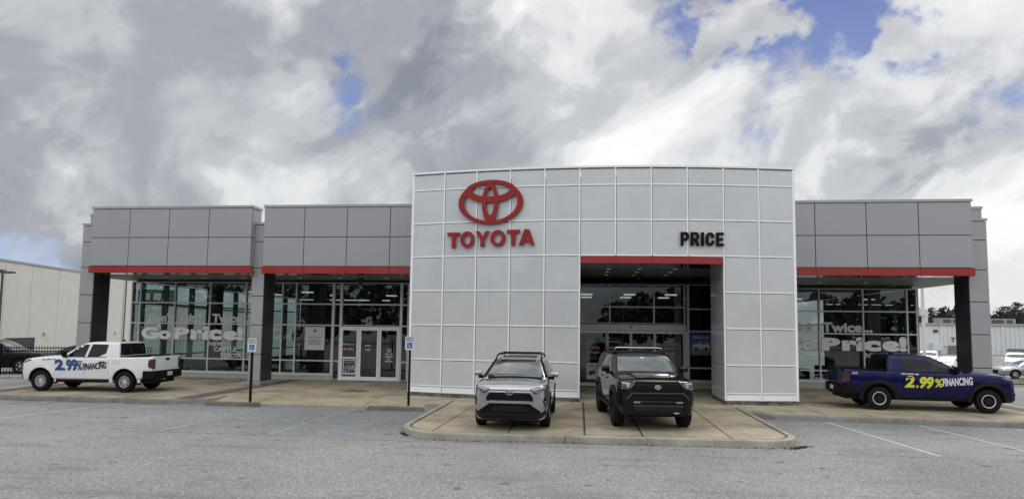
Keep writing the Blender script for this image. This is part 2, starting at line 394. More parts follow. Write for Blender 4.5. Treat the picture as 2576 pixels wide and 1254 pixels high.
# raised concrete apron round the building, left and right, and its kerbs
poly_slab('pavement', 'concrete_pad', [(-21.6, 19.42), (-13.2, 19.42), (-12.2, 19.95), (-12.2, 34), (-21.6, 34)], -.3, .150)
poly_slab('pavement', 'concrete_pad', [(-12.2, 21.1), (-5.0, 21.1), (-5.0, 29.0), (-12.2, 29.0)], -.3, .1495)
# flush ramp down to the accessible bays
mb = B('concrete_pad'); mb.add([(-12.2, 19.95, .012), (-4.6, 19.95, .012), (-4.6, 21.1, .149), (-12.2, 21.1, .149), (-12.2, 19.95, -.3), (-4.6, 19.95, -.3)], [(0, 1, 2, 3), (4, 5, 1, 0)])
setp(mb.build('pavement'), kind='structure')
poly_slab('pavement', 'concrete_pad', [(-5.0, 20.0), (14.9, 19.42), (14.9, 32), (-5.0, 32)], -.3, .1485)
KW = .16
def kerb(name, pts, z1=.155, w=KW, side=1, mk='concrete_kerb'):
    """kerb strip whose outer edge follows pts; rounded nose"""
    prof = [(0, -.25), (0, z1-.035), (.012, z1-.012), (.035, z1), (w, z1), (w, -.25)]
    n = len(pts); P2 = [Vector(p) for p in pts]; vs = []; k = len(prof)
    for i, p in enumerate(P2):
        d0 = (P2[i]-P2[i-1]).normalized() if i else (P2[1]-P2[0]).normalized()
        d1 = (P2[i+1]-P2[i]).normalized() if i < n-1 else d0
        d = (d0+d1).normalized(); nn = Vector((-d.y, d.x))*side/max(.5, d.dot(d0))
        for o_, z in prof: q = p+nn*o_; vs.append((q.x, q.y, z))
    fs = [(i*k+j, i*k+j+1, (i+1)*k+j+1, (i+1)*k+j) for i in range(n-1) for j in range(k-1)]+[tuple(range(k)), tuple((n-1)*k+j for j in range(k))[::-1]]
    o = B(mk).add(vs, fs).build(name, smooth=50); setp(o, kind='structure'); return o
def seg(p, q, n=1): return [(p[0]+(q[0]-p[0])*i/n, p[1]+(q[1]-p[1])*i/n) for i in range(n+1)]
kerb('kerb', seg((-21.6, 19.26), (-13.25, 19.26))+[(-12.2, 19.80)], mk='concrete_grey')
for x0, x1 in ((5.05, 5.225), (5.235, 7.04), (7.05, 9.63), (9.64, 11.78), (11.79, 15.06)):
    f_ = lambda x: 19.66-.045*(x-5)
    kerb('kerb', [(x0, f_(x0)), (x1, f_(x1))], mk='concrete_grey')
# the island that carries the two display cars
isl = rounded([(-4.45, 20.9, 0), (-4.45, 14.44, 1.3), (4.94, 14.86, 1.0), (5.02, 20.9, 0)], 10)
ins = rounded([(-4.27, 20.9, 0), (-4.27, 14.62, 1.13), (4.76, 15.03, .83), (4.84, 20.9, 0)], 10)
poly_slab('traffic_island', 'concrete_pad', [(x, y) for x, y in ins], -.3, .153)
cut = [0, 12, 19, 23]
k = 0
parts = [isl[:12], isl[11:13]]
front = [isl[11], isl[12]]
fx = [front[0][0], -.39, 2.9, front[1][0]]
def fy(x): return front[0][1]+(front[1][1]-front[0][1])*(x-front[0][0])/(front[1][0]-front[0][0])
kerb('kerb', isl[:12]+[(-.40, fy(-.40))], z1=.165, w=.17)
kerb('kerb', [(-.385, fy(-.385)), (2.93, fy(2.93))], z1=.165, w=.17)
kerb('kerb', [(2.94, fy(2.94))]+isl[12:], z1=.165, w=.17)
# joints sawn in the concrete
mb = B('joint'); 
def strip(mb, p, q, w, z):
    d = Vector((q[0]-p[0], q[1]-p[1])).normalized(); n_ = Vector((-d.y, d.x))*w/2
    zz = z if isinstance(z, tuple) else (z, z)
    mb.add([(p[0]-n_.x, p[1]-n_.y, zz[0]), (q[0]-n_.x, q[1]-n_.y, zz[1]), (q[0]+n_.x, q[1]+n_.y, zz[1]), (p[0]+n_.x, p[1]+n_.y, zz[0])], [(0, 1, 2, 3)])
for x0, x1, w in ((-3.5, -3.35, .022), (-1.72, -1.76, .035), (.05, .02, .05), (1.38, 1.34, .04), (3.36, 3.40, .025)): strip(mb, (x0, 14.66+(x0+4.4)*.046), (x1, 21.5), w, .158)
strip(mb, (-4.2, 17.42), (4.8, 17.48), .02, .1575)
for x in (7.12, 8.42, 10.12, 11.7, 13.3): strip(mb, (x, 19.75), (x+.05, 29), .022, .1525)
strip(mb, (5.1, 22.2), (14.8, 22.2), .018, .1522); strip(mb, (7.2, 25.5), (14.8, 25.5), .018, .1522)
for x in (-20.3, -18.4, -16.6, -14.9): strip(mb, (x, 19.45), (x, 27.5), .02, .1535)
for y in (21.9, 24.4): strip(mb, (-21.5, y), (-12.3, y), .02, .1533)
for x in (-10.6, -8.85, -7.0): strip(mb, (x, 21.15), (x, 27.6), .022, .1533); strip(mb, (x, 19.97), (x, 21.15), .022, (.018, .1535))
strip(mb, (-12.2, 21.12), (-4.8, 21.12), .02, .1532); strip(mb, (-12.2, 24.4), (-6.3, 24.4), .018, .1532)
isl_in = rounded([(-4.25, 20.9, 0), (-4.25, 14.64, 1.11), (4.74, 15.05, .81), (4.82, 20.9, 0)], 10)
for p, q in zip(isl_in[:-1], isl_in[1:]): strip(mb, p, q, .03, .1665)
setp(mb.build('pavement_joints'), kind='structure')
mb = B('aggregate')
for x0, x1, y0, y1 in ((-13.25, -12.55, 19.6, 27.6), (-20.75, -20.05, 19.45, 27.6), (14.0, 14.62, 19.7, 29)): mb.add([(x0, y0, .1565), (x1, y0, .1565), (x1, y1, .1565), (x0, y1, .1565)], [(0, 1, 2, 3)])
setp(mb.build('pavement_bands'), kind='structure')
# weeds and dirt where kerb meets asphalt
rnd = random.Random(4); mb = B('dirt')
for i in range(620):
    t = rnd.random()
    if t < .35: x = rnd.gauss(4.80, .12); y = 15.03+(x-4.80)*.8+rnd.gauss(-.03, .05)
    elif t < .6: x = rnd.gauss(-4.25, .06); y = 15.12-(x+4.25)*1.2+rnd.gauss(-.04, .05)
    elif t < .8: x = rnd.uniform(-21, -13); y = 19.24+rnd.gauss(0, .02)
    else: x = rnd.uniform(-4, 4.5); y = 14.45+(x+4)*.046+rnd.gauss(0, .015)
    h = rnd.uniform(.01, .05); a_ = rnd.uniform(0, 6.3); c, s_ = math.cos(a_)*.02, math.sin(a_)*.02
    mb.add([(x-c, y-s_, 0.0), (x+c, y+s_, 0.0), (x+c*.3+rnd.gauss(0, .015), y+rnd.gauss(0, .015), h)], [(0, 1, 2)])
setp(mb.build('weeds'), 'thin brown weeds and grit along the foot of the kerbs', 'weeds', kind='stuff')

# painted lines on the asphalt
mb = B('white_line')
for p, q, w in (((7.0, 19.45), (7.52, 14.56), .10), ((9.45, 19.3), (9.83, 15.4), .09), ((11.82, 19.1), (12.1, 15.5), .09), ((-17.2, 19.15), (-18.4, 15.5), .09), ((-14.78, 19.2), (-15.5, 15.3), .08)): strip(mb, p, q, w, .004)
setp(mb.build('road_marking'), kind='structure')
mb = B('pale_blue_paint')
for p, q, w in (((-12.4, 19.7), (-12.75, 14.4), .06), ((-9.8, 19.7), (-10.1, 14.45), .10), ((-7.1, 19.8), (-7.35, 14.5), .12), ((-10.1, 14.42), (-7.3, 14.5), .05), ((-9.9, 14.9), (-7.15, 16.6), .07), ((-9.85, 16.0), (-7.1, 18.1), .06),
                ((-9.8, 17.2), (-7.1, 19.2), .06), ((-9.8, 18.4), (-8.2, 19.6), .05)): strip(mb, p, q, w, .0042)
setp(mb.build('road_marking'), kind='structure')
def wheelchair(mb, fn, s=1.0):
    """accessible-parking figure, unit about 1 tall; fn(u,v)->xyz"""
    def st(pts, w):
        for (a0, b0), (a1, b1) in zip(pts[:-1], pts[1:]):
            d = Vector((a1-a0, b1-b0)); d.normalize(); n_ = Vector((-d.y, d.x))*w/2
            mb.add([fn(a0-n_.x, b0-n_.y), fn(a1-n_.x, b1-n_.y), fn(a1+n_.x, b1+n_.y), fn(a0+n_.x, b0+n_.y)], [(0, 1, 2, 3)])
    cx, cy, r = .42, .30, .26
    st([(cx+r*math.cos(t), cy+r*math.sin(t)) for t in [R(110+ i*15) for i in range(17)]], .075)
    st([(.38, .82), (.40, .42), (.66, .42), (.80, .12), (.92, .16)], .085); st([(.40, .62), (.62, .62)], .07)
    k_ = 12; mb.add([fn(.37+.085*math.cos(2*math.pi*i/k_), .93+.085*math.sin(2*math.pi*i/k_)) for i in range(k_)], [tuple(range(k_))])
mb = B('pale_blue_paint')
wheelchair(mb, lambda u, v: (-11.95+u*1.0, 14.6+v*1.0, .0045)); wheelchair(mb, lambda u, v: (-6.3+u*1.0, 14.6+v*1.05, .0045))
setp(mb.build('road_marking'), kind='structure')
mb = B('joint')
for x, y, rx, ry in ((-15.4, 18.6, .9, .22), (-8.6, 23.2, .5, .2)): pass
o = B('dirt').prism([(-8.55+.55*math.cos(k_*.35)*(1+.15*math.sin(k_*2.3)), 23.3+.22*math.sin(k_*.35)*(1+.2*math.cos(k_*1.7))) for k_ in range(18)], lambda p, q, t: (p, q, t), .1512, .1535).build('pavement_stain'); setp(o, kind='structure')
# concrete wheel stops
def wheel_stop(x0, x1, y, label):
    prof = [(0, 0), (.02, .07), (.06, .12), (.12, .12), (.16, .07), (.18, 0)]
    mb = B('wheel_stop_concrete'); e = .06
    k = len(prof); vs = [(x0+ (e if z > .05 else 0)*z/.12, y+p, z+.004) for p, z in prof]+[(x1-(e if z > .05 else 0)*z/.12, y+p, z+.004) for p, z in prof]
    mb.add(vs, [tuple(range(k)), tuple(range(k, 2*k))[::-1]]+[(i, k+i, k+i+1, i+1) for i in range(k-1)])
    o = mb.build('wheel_stop', bevel=.008); setp(o, label, 'wheel stop', 'concrete wheel stops'); return o
wheel_stop(-12.05, -10.2, 19.30, 'worn grey concrete wheel stop in front of the left disabled parking sign')
wheel_stop(-6.68, -4.86, 19.28, 'grey concrete wheel stop in front of the right disabled parking sign, beside the white wall')

# ============================================================ DEALERSHIP BUILDING
bld = empty('dealership_building', 'grey panelled car showroom with white curved front wall, glass walls and red bands', 'building', (0, 27.8, .15))
def part(mb, name, **k):
    o = mb.build(name, bld, **k); o.matrix_parent_inverse = Matrix.Translation((0, -27.8, -.15)); return o
ZR0, ZR1, ZM, ZT = 4.66, 4.95, 6.145, 7.36
YF = 24.3
def panels_x(mb, xs, zs, y, th=.05, gap=.03, key='panel'):
    """flat panels with real gaps facing -Y, in front of a dark backing"""
    for i in range(len(xs)-1):
        for j in range(len(zs)-1):
            mb.m(key).box(xs[i]+gap/2, xs[i+1]-gap/2, y, y+th, zs[j]+gap/2, zs[j+1]-gap/2)
    mb.m('seam').box(xs[0]+.02, xs[-1]-.02, y+th-.018, y+th+.06, zs[0]+.02, zs[-1]-.02)
def fascia(name, xs, x0, x1, retl=False, retr=False, yb=25.05):
    mb = MB(); panels_x(mb, xs, [ZR1+.01, ZM, ZT], YF)
    mb.m('panel')
    if retr: 
        for za, zb_ in ((ZR1+.02, ZM-.01), (ZM+.01, ZT-.01)): mb.box(x1-.05, x1-.002, YF+.07, yb, za, zb_)
    if retl:
        for za, zb_ in ((ZR1+.02, ZM-.01), (ZM+.01, ZT-.01)): mb.box(x0+.002, x0+.05, YF+.07, yb, za, zb_)
    mb.m('panel').box(x0+.06, x1-.06, yb-.06, yb-.01, ZR1, ZT-.01)
    o = part(mb, name)
    mb = B('panel_cap'); mb.box(x0-.03, x1+.03, YF-.03, yb+.03, ZT+.005, ZT+.10); c = mb.build('coping', o)
    return o
xa = [-20.58, -18.86, -17.10, -15.34, -13.47]
fascia('fascia', xa, xa[0], xa[-1], True, True)
xb = [-12.95, -11.22, -9.43, -7.65, -6.25]
fascia('fascia', xb, xb[0], xb[-1], True, False)
xc = [7.2, 8.51, 10.31, 12.11, 13.92]
fascia('fascia', xc, xc[0], xc[-1], False, True)
def redband(xs, y=YF, yb=24.95, z0=ZR0, z1=ZR1):
    mb = B('red')
    for i in range(len(xs)-1): mb.box(xs[i]+.006, xs[i+1]-.006, y-.03, y+.06, z0+.012, z1)
    mb.m('seam').box(xs[0]+.02, xs[-1]-.02, y, y+.05, z0+.02, z1-.01)
    mb.m('underside').box(xs[0]+.01, xs[-1]-.01, y-.02, yb, z0, z0+.01)
    return part(mb, 'red_band')
redband([-20.60, -18.86, -17.10, -15.34, -13.40]); redband([-12.97, -11.22, -9.43, -7.65, -6.25]); redband([7.2, 8.51, 10.31, 12.11, 13.95])
# side fascias that show as steps at the outer ends
mb = B('panel'); 
for z0, z1 in ((ZR1, ZM-.01), (ZM+.01, 7.44)): mb.box(13.98, 15.42, 26.3, 26.35, z0, z1); mb.box(15.37, 15.42, 26.36, 44, z0, z1)
mb.m('panel_cap').box(13.95, 15.45, 26.27, 44, 7.45, 7.56); mb.m('red').box(13.98, 15.45, 26.27, 26.37, ZR0, ZR1-.01); mb.box(15.36, 15.46, 26.38, 44, ZR0, ZR1-.01)
part(mb, 'fascia')
mb = B('panel')
for z0, z1 in ((ZR1, ZM-.01), (ZM+.01, 7.36)): mb.box(-22.1, -20.62, 26.0, 26.05, z0, z1); mb.box(-22.1, -22.05, 26.06, 46, z0, z1)
mb.m('panel_cap').box(-22.13, -20.6, 25.97, 46, 7.37, 7.47); mb.m('red').box(-22.13, -20.65, 25.97, 26.07, ZR0, ZR1-.01); mb.box(-22.14, -22.04, 26.08, 46, ZR0, ZR1-.01)
part(mb, 'fascia')
# piers
def pier(x0, x1, side, y0=24.6, y1=25.55, ztop=6.80, base=True):
    zs = [.30, 1.39, 2.58, 3.76, 4.92, 6.0, ztop-.10]
    mb = MB(); panels_x(mb, [x0, x1], zs, y0, th=.05)
    for z0, z1 in zip(zs[:-1], zs[1:]):
        for k_, (ya, yb_) in enumerate(((y0+.055, (y0+y1)/2-.006), ((y0+y1)/2+.006, y1))):
            inner = 'dark_panel' if z0 < 4.9 else 'panel'  # inner face below the red band: shade painted in as a darker colour
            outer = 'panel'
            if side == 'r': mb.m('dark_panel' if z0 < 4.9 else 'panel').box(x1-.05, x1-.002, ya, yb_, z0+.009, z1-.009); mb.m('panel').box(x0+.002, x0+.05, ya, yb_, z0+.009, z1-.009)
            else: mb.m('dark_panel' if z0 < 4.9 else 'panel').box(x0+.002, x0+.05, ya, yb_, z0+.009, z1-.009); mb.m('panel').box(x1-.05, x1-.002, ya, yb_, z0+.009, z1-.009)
    mb.m('seam').box(x0+.03, x1-.03, y0+.06, y1-.03, .3, ztop-.1); mb.m('panel').box(x0+.01, x1-.01, y1-.028, y1-.002, .31, ztop-.11)
    o = part(mb, 'pier'); B('panel_cap').box(x0-.02, x1+.02, y0-.02, y1+.02, ztop-.09, ztop).build('coping', o)
    if base: B('concrete_kerb').box(x0-.12, x1+.14, y0-.28, y1+.1, .15, .30).build('plinth', o, bevel=.02)
    return o
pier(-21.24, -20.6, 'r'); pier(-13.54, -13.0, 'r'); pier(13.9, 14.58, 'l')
# main block, roof and soffit
mb = B('panel').box(-21.2, -6.2, 25.5, 27.7, 4.9, 6.3).box(7.2, 14.5, 25.5, 29.2, 4.9, 6.3); mb.m('roof').box(-21.3, 15.0, 27.75, 46, 4.9, 6.2)
part(mb, 'roof')
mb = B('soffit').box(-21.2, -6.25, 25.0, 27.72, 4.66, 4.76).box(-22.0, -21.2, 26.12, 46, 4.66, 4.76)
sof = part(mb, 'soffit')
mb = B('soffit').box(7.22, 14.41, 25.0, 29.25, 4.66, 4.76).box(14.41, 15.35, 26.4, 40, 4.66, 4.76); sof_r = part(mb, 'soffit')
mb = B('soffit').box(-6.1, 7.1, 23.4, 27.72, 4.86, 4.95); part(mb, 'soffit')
def downlight(x, y, z):
    o = B('frame').lathe_z([(.0, 0), (.085, 0), (.10, -.006), (.085, -.014)], 16, (x, y, z)).m('downlight').lathe_z([(.0, -.008), (.083, -.008)], 16, (x, y, z)).build('soffit_light', sof); return o
for x, y in ((-18.75, 26.6), (-16.9, 26.6), (-15.0, 26.6), (-12.3, 26.4), (-10.5, 26.4), (-8.4, 26.4), (9.8, 27.6), (11.6, 27.6), (13.5, 27.5)): downlight(x, y, 4.66)
for x in (.95, 2.1, 3.4):
    for y in (24.0, 25.3, 26.6): downlight(x, y, 4.86)
# ---- curved white wall
CX = [-6.2+1.2155*i for i in range(12)]
CZ = [.27, .51, 1.44, 2.66, 3.88, 5.10, 6.32, 7.54, 8.13]
def cy_(x): t = (x-.485)/6.685; return 22.4-.72*(1-t*t)
OPEN = set((i, j) for i in range(5, 9) for j in range(0, 5))
g = .034
mb = B('white_panel'); mbg = B('white_frame')
for i in range(11):
    for j in range(8):
        if (i, j) in OPEN: continue
        xa_, xb_ = CX[i]+g, CX[i+1]-g; za, zb_ = CZ[j]+g, CZ[j+1]-g
        ya, yb_ = cy_(CX[i]), cy_(CX[i+1])
        y0_ = ya+(yb_-ya)*g/1.2155+.010; y1_ = yb_-(yb_-ya)*g/1.2155+.010
        (mb if j else mbg).add([(xa_, y0_, za), (xb_, y1_, za), (xb_, y1_, zb_), (xa_, y0_, zb_), (xa_, y0_+.1, za), (xb_, y1_+.1, za), (xb_, y1_+.1, zb_), (xa_, y0_+.1, zb_)],
               [(0, 1, 2, 3), (5, 4, 7, 6), (0, 4, 5, 1), (3, 2, 6, 7), (0, 3, 7, 4), (1, 5, 6, 2)])
cw = part(mb, 'curved_wall')
# grid of white bars standing proud of the panels
def bar_v(mb, i, z0, z1, w=.052, d=.045):
    x = CX[i]; y = cy_(x); mb.box(x-w/2-.008, x+w/2-.008, y-.010, y+d, z0, z1)  # set off centre so a dark gap on one side imitates shade
def bar_h(mb, i, z, w=.046):
    z += .010  # raised so the dark backing below imitates the bar's shadow
    xa_, xb_ = CX[i]+.026, CX[i+1]-.026; ya, yb_ = cy_(CX[i]), cy_(CX[i+1])
    vs = [(xa_, ya, z-w/2), (xb_, yb_, z-w/2), (xb_, yb_, z+w/2), (xa_, ya, z+w/2), (xa_, ya+.05, z-w/2), (xb_, yb_+.05, z-w/2), (xb_, yb_+.05, z+w/2), (xa_, ya+.05, z+w/2)]
    mb.add(vs, [(0, 1, 2, 3), (0, 4, 5, 1), (3, 2, 6, 7)])
for i in range(12):
    z0 = CZ[0] if not (6 <= i <= 8) else 5.10
    bar_v(mbg, i, z0, 8.14, w=.085 if i in (0, 11) else .048)
for i in range(11):
    for j in range(8):
        if (5 <= i < 9) and j < 5: continue
        bar_h(mbg, i, CZ[j]+(.02 if j == 0 else 0))
o = mbg.build('wall_grid', cw)
mb = B('seam')
for i in range(11):
    z0 = .27 if not 5 <= i < 9 else 5.1
    ya, yb_ = cy_(CX[i])+.14, cy_(CX[i+1])+.14
    mb.add([(CX[i]+.03, ya, z0), (CX[i+1]-.03, yb_, z0), (CX[i+1]-.03, yb_, 8.12), (CX[i]+.03, ya, 8.12)], [(0, 1, 2, 3)])
mb.build('wall_backing', cw)
mb = B('white_frame')
for i in range(11):
    ya, yb_ = cy_(CX[i]), cy_(CX[i+1]); e0 = -.05 if i == 0 else 0; e1 = .05 if i == 10 else 0
    mb.prism([(CX[i]+e0, ya-.03), (CX[i+1]+e1, yb_-.03), (CX[i+1]+e1, yb_+.5), (CX[i]+e0, ya+.5)], lambda p, q, t: (p, q, t), 8.145, 8.21)
mb.build('coping', cw)
for a0, b0 in ((0, 5), (9, 11)):
    mb = B('stained')
    for i in range(a0, b0):
        ya, yb_ = cy_(CX[i])-.04, cy_(CX[i+1])-.04
        mb.prism([(CX[i], ya), (CX[i+1], yb_), (CX[i+1], 24.22), (CX[i], 24.22)], lambda p, q, t: (p, q, t), .148, .262)
    mb.build('plinth', cw)
# returns, jambs and inner body of the screen wall
mb = MB()
zr = [.27, 1.44, 2.66, 3.88, 5.1]
for x0, x1 in ((-6.19, -6.14), (7.11, 7.16)):
    for za, zb_ in zip([.27, 1.44, 2.66, 3.88, 5.1, 6.32], [1.44, 2.66, 3.88, 5.1, 6.32, 8.12]): mb.m('white_panel').box(x0, x1, 22.5, 27.7, za+.01, zb_-.01)
for x0, x1 in ((-.13, -.10), (4.71, 4.74)):
    for za, zb_ in zip(zr[:-1], zr[1:]): mb.m('white_panel').box(x0, x1, cy_(x0)+.15, 23.2, za+.008, zb_-.008); mb.box(x0, x1, 23.215, 24.2, za+.008, zb_-.008)
mb.m('panel').box(-6.1, -.14, 24.12, 24.2, .27, 4.84).box(4.75, 7.1, 24.12, 24.2, .27, 4.84)
mb.m('panel').box(-6.1, 7.1, 23.3, 23.38, 4.96, 8.1); mb.m('roof').box(-6.12, 7.1, 22.6, 27.7, 8.0, 8.06)
mb.build('wall_return', cw)
mb = B('red'); 
for i in range(5, 9):
    ya, yb_ = cy_(CX[i])-.01, cy_(CX[i+1])-.01
    e0 = .03 if i == 5 else .003; e1 = .03 if i == 8 else .003
    mb.m('red').prism([(CX[i]+e0, ya), (CX[i+1]-e1, yb_), (CX[i+1]-e1, yb_+.08), (CX[i]+e0, ya+.08)], lambda p, q, t: (p, q, t), 4.84, 5.072)
    mb.m('underside').prism([(CX[i]+e0, ya+.01), (CX[i+1]-e1, yb_+.01), (CX[i+1]-e1, 23.4), (CX[i]+e0, 23.4)], lambda p, q, t: (p, q, t), 4.826, 4.838)
part(mb, 'red_band')
# ---- glass walls
YG, YG2 = 27.8, 29.3
def storefront(xs, zs, y, name='window_wall', skip=(), w=.06, sillz=.42, glass='glass', axis='x', knee=True, fk='frame'):
    """frame grid with one glass sheet; xs mullions, zs transoms"""
    def bx(m_, a0, a1, d0, d1, z0, z1):
        if axis == 'x': m_.box(a0, a1, y+d0, y+d1, z0, z1)
        else: m_.box(y+d0, y+d1, a0, a1, z0, z1)
    mb = B(fk)
    for i, x in enumerate(xs): bx(mb, x-w/2, x+w/2, -.06, .09, zs[0], zs[-1])
    for z in zs:
        for i in range(len(xs)-1): bx(mb, xs[i]+w/2, xs[i+1]-w/2, -.05, .08, z-w/2 if z != zs[0] else z, z+w/2 if z != zs[-1] else z)
    o = part(mb, name)
    mg = B(glass)
    for i in range(len(xs)-1):
        if axis == 'x': mg.add([(xs[i]+w/2, y+.01, zs[0]+w/2), (xs[i+1]-w/2, y+.01, zs[0]+w/2), (xs[i+1]-w/2, y+.01, zs[-1]-w/2), (xs[i]+w/2, y+.01, zs[-1]-w/2)], [(0, 1, 2, 3)])
        else: mg.add([(y+.01, xs[i]+w/2, zs[0]+w/2), (y+.01, xs[i+1]-w/2, zs[0]+w/2), (y+.01, xs[i+1]-w/2, zs[-1]-w/2), (y+.01, xs[i]+w/2, zs[-1]-w/2)], [(0, 1, 2, 3)])
    mg.build('glass', o)
    if knee:
        mk = B('sill'); bx(mk, xs[0]-w/2, xs[-1]+w/2, -.10, .12, .15, zs[0]-.09); mk.m('frame'); bx(mk, xs[0]-w/2, xs[-1]+w/2, -.13, .12, zs[0]-.085, zs[0]-.002); mk.build('sill', o)
    return o
storefront([-21.2, -20.78, -19.03, -17.27, -15.50, -13.74, -13.08, -11.32], [.42, 1.01, 2.61, 3.57, 4.55], YG)
storefront([-11.26, -10.95], [.18, 1.01, 2.61, 3.57, 4.55], YG, knee=False)
storefront([-10.89, -8.15], [2.61, 3.57, 4.55], YG, knee=False)
storefront([-8.09, -7.80, -7.0, -6.2], [.18, 1.01, 2.61, 3.57, 4.55], YG, knee=False)
# left double door and sidelight
def door_leaf(x0, x1, z0, z1, y, rail=None, handle=None, name='glass_door', fw=.075):
    mb = B('white_frame'); mb.box(x0, x0+fw, y-.05, y+.03, z0, z1).box(x1-fw, x1, y-.05, y+.03, z0, z1)
    mb.box(x0+fw, x1-fw, y-.05, y+.03, z1-.09, z1).box(x0+fw, x1-fw, y-.05, y+.03, z0, z0+.17)
    if rail: mb.box(x0+fw, x1-fw, y-.05, y+.03, rail-.035, rail+.035)
    o = part(mb, name)
    B('glass').add([(x0+fw, y, z0+.17), (x1-fw, y, z0+.17), (x1-fw, y, z1-.09), (x0+fw, y, z1-.09)], [(0, 1, 2, 3)]).build('glass', o)
    if handle: B('frame').box(handle-.03, handle+.03, y-.12, y-.09, 1.0, 1.22).box(handle-.015, handle+.015, y-.09, y-.04, 1.02, 1.06).box(handle-.015, handle+.015, y-.09, y-.04, 1.16, 1.2).build('handle', o, bevel=.006)
    return o
YD = YG-.05
door_leaf(-10.86, -10.06, .17, 2.5, YD, rail=1.17, handle=-10.14); door_leaf(-10.0, -9.11, .17, 2.5, YD); door_leaf(-9.07, -8.2, .17, 2.5, YD)
mb = B('white_frame').box(-10.93, -8.12, YG-.09, YG+.09, 2.505, 2.575).box(-10.93, -10.865, YG-.09, YG+.09, .15, 2.5).box(-8.185, -8.12, YG-.09, YG+.09, .15, 2.5).box(-10.06, -10.0, YG-.04, YG+.08, .15, 2.5).box(-9.11, -9.07, YG-.04, YG+.08, .15, 2.5)
part(mb, 'door_frame')
# middle entrance
storefront([-1.2, -.12, 1.15, 3.03, 4.31], [2.86, 3.57, 4.55], YG, knee=False)
storefront([4.48, 5.6, 6.2], [.48, 1.01, 2.56, 3.5, 4.55], YG)
mb = B('frame').box(-1.2, 4.36, YG-.14, YG+.1, 2.56, 2.82).box(4.30, 4.40, YG-.1, YG+.12, .15, 2.55).box(4.41, 4.45, YG-.06, YG+.12, .15, 4.55)
mb.m('ebony').lathe_z([(0, 0), (.06, 0), (.05, -.05), (0, -.06)], 12, (2.05, YG-.18, 2.75)); mb.m('white_frame').box(-1.2, 1.02, YG-.11, YG-.08, 2.44, 2.545).box(1.04, 3.05, YG-.13, YG-.10, 2.44, 2.545).box(3.07, 4.28, YG-.11, YG-.08, 2.44, 2.545)
part(mb, 'door_header')
for x0, x1, yy in ((-1.2, 1.03, YG), (1.05, 2.04, YG-.06), (2.06, 3.05, YG-.06), (3.07, 4.29, YG)):
    mb = B('frame'); fw_ = .045; mb.box(x0, x0+fw_, yy-.03, yy+.02, .17, 2.44).box(x1-fw_, x1, yy-.03, yy+.02, .17, 2.44).box(x0+fw_, x1-fw_, yy-.03, yy+.02, .17, .30)
    o = part(mb, 'sliding_door'); B('glass').add([(x0+fw_, yy, .30), (x1-fw_, yy, .30), (x1-fw_, yy, 2.44), (x0+fw_, yy, 2.44)], [(0, 1, 2, 3)]).build('glass', o)
# right glass wall, both side walls
storefront([6.7, 8.52, 10.34, 12.17, 13.98, 14.38], [.50, .93, 2.54, 3.52, 4.52], YG2)
storefront([27.9, 28.6, 30.1, 30.35, 32.3, 32.55, 34.5, 34.75, 36.7, 36.95, 38.9, 39.15, 41.1, 41.35, 43.3, 43.55, 45.6], [.42, 1.01, 2.61, 3.57, 4.55], -21.25, axis='y', glass='glass_clear', w=.07, fk='frame_in')
storefront([29.4+1.5*i for i in range(8)], [.50, .93, 2.54, 3.52, 4.52], 14.41, axis='y', glass='glass_clear', w=.09, fk='frame_in')
# interior
mb = B('interior_floor').box(-21.15, 14.3, 27.95, 46, .02, .145)
mb.m('ceiling').box(-21.15, 6.3, 27.95, 46, 4.58, 4.64).box(6.5, 14.3, 29.45, 46, 4.56, 4.63)
mb.m('interior_wall').box(-21.15, 14.3, 45.7, 45.9, .15, 4.5); mb.box(-12.4, 7.5, 39.8, 40.0, .15, 4.5); mb.box(5.9, 6.2, 28.0, 33, .15, 4.55)
mb.m('interior_light_wall').box(-6.5, -6.3, 29, 40, .15, 4.5)
for x, y in ((-18.6, 29.6), (-13.1, 29.8), (-15.9, 36), (-11.6, 33.5), (9.3, 33.5), (12.9, 33)): mb.m('interior_light_wall').box(x, x+.55, y, y+.55, .15, 4.56)
inn = part(mb, 'interior')
for x in (-19.6, -16.1, -12.0, -8.6, .2, 2.55, 4.8, 7.4, 12.4):
    for y in (35.6, 38.8):
        if x > 7 and y < 36: continue
        B('lit').box(x-.32, x+.32, y-.12, y+.12, 4.50, 4.57).build('ceiling_light', inn)
# security cameras under the soffit
for x, y, z, lb in ((-9.6, 26.5, 4.66, 'black dome camera under the soffit above the left glass doors'), (2.26, 26.4, 4.86, 'black camera under the ceiling above the middle sliding entrance')):
    t = empty('security_camera', lb, 'camera', (x, y, z), group='cameras under the soffit')
    B('ebony').box(-.12, .12, -.1, .1, -.05, 0).build('bracket', t); B('ebony').lathe_z([(.0, -.05), (.13, -.05), (.14, -.15), (.10, -.22), (0, -.25)], 18).build('housing', t, smooth=40)

# ---- lettering on the glass: vinyl stuck to the outside of the panes
def on_glass(y): return lambda x, z, d: (x, y+d, z)
def glass_words(xs_, y, name_lb, sc=1):
    t = empty('window_lettering', name_lb, 'window lettering', (0, y-.012, 0), group='vinyl lettering on the glass walls')
    f0 = lambda x, z, d: (x, 0, z); f1 = lambda x, z, d: (x, .004, z)
    for s_, x0, x1, z0, z1 in xs_['thin']:
        text_to(B('letter_grey'), s_, x0, x1, z0, z1, f0, bold=.045).build('word', t)
    for s_, x0, x1, z0, z1 in xs_['bold']:
        o = text_to(B('letter_white'), s_, x0, x1, z0, z1, f0, bold=.062).build('word', t)
        text_to(B('letter_red'), s_, x0, x1, z0, z1, f1, bold=.08, grow=.018).build('outline', o)
    for s_, x0, x1, z0, z1 in xs_['small']:
        text_to(B('letter_grey'), s_, x0, x1, z0, z1, f0, bold=.03).build('word', t)
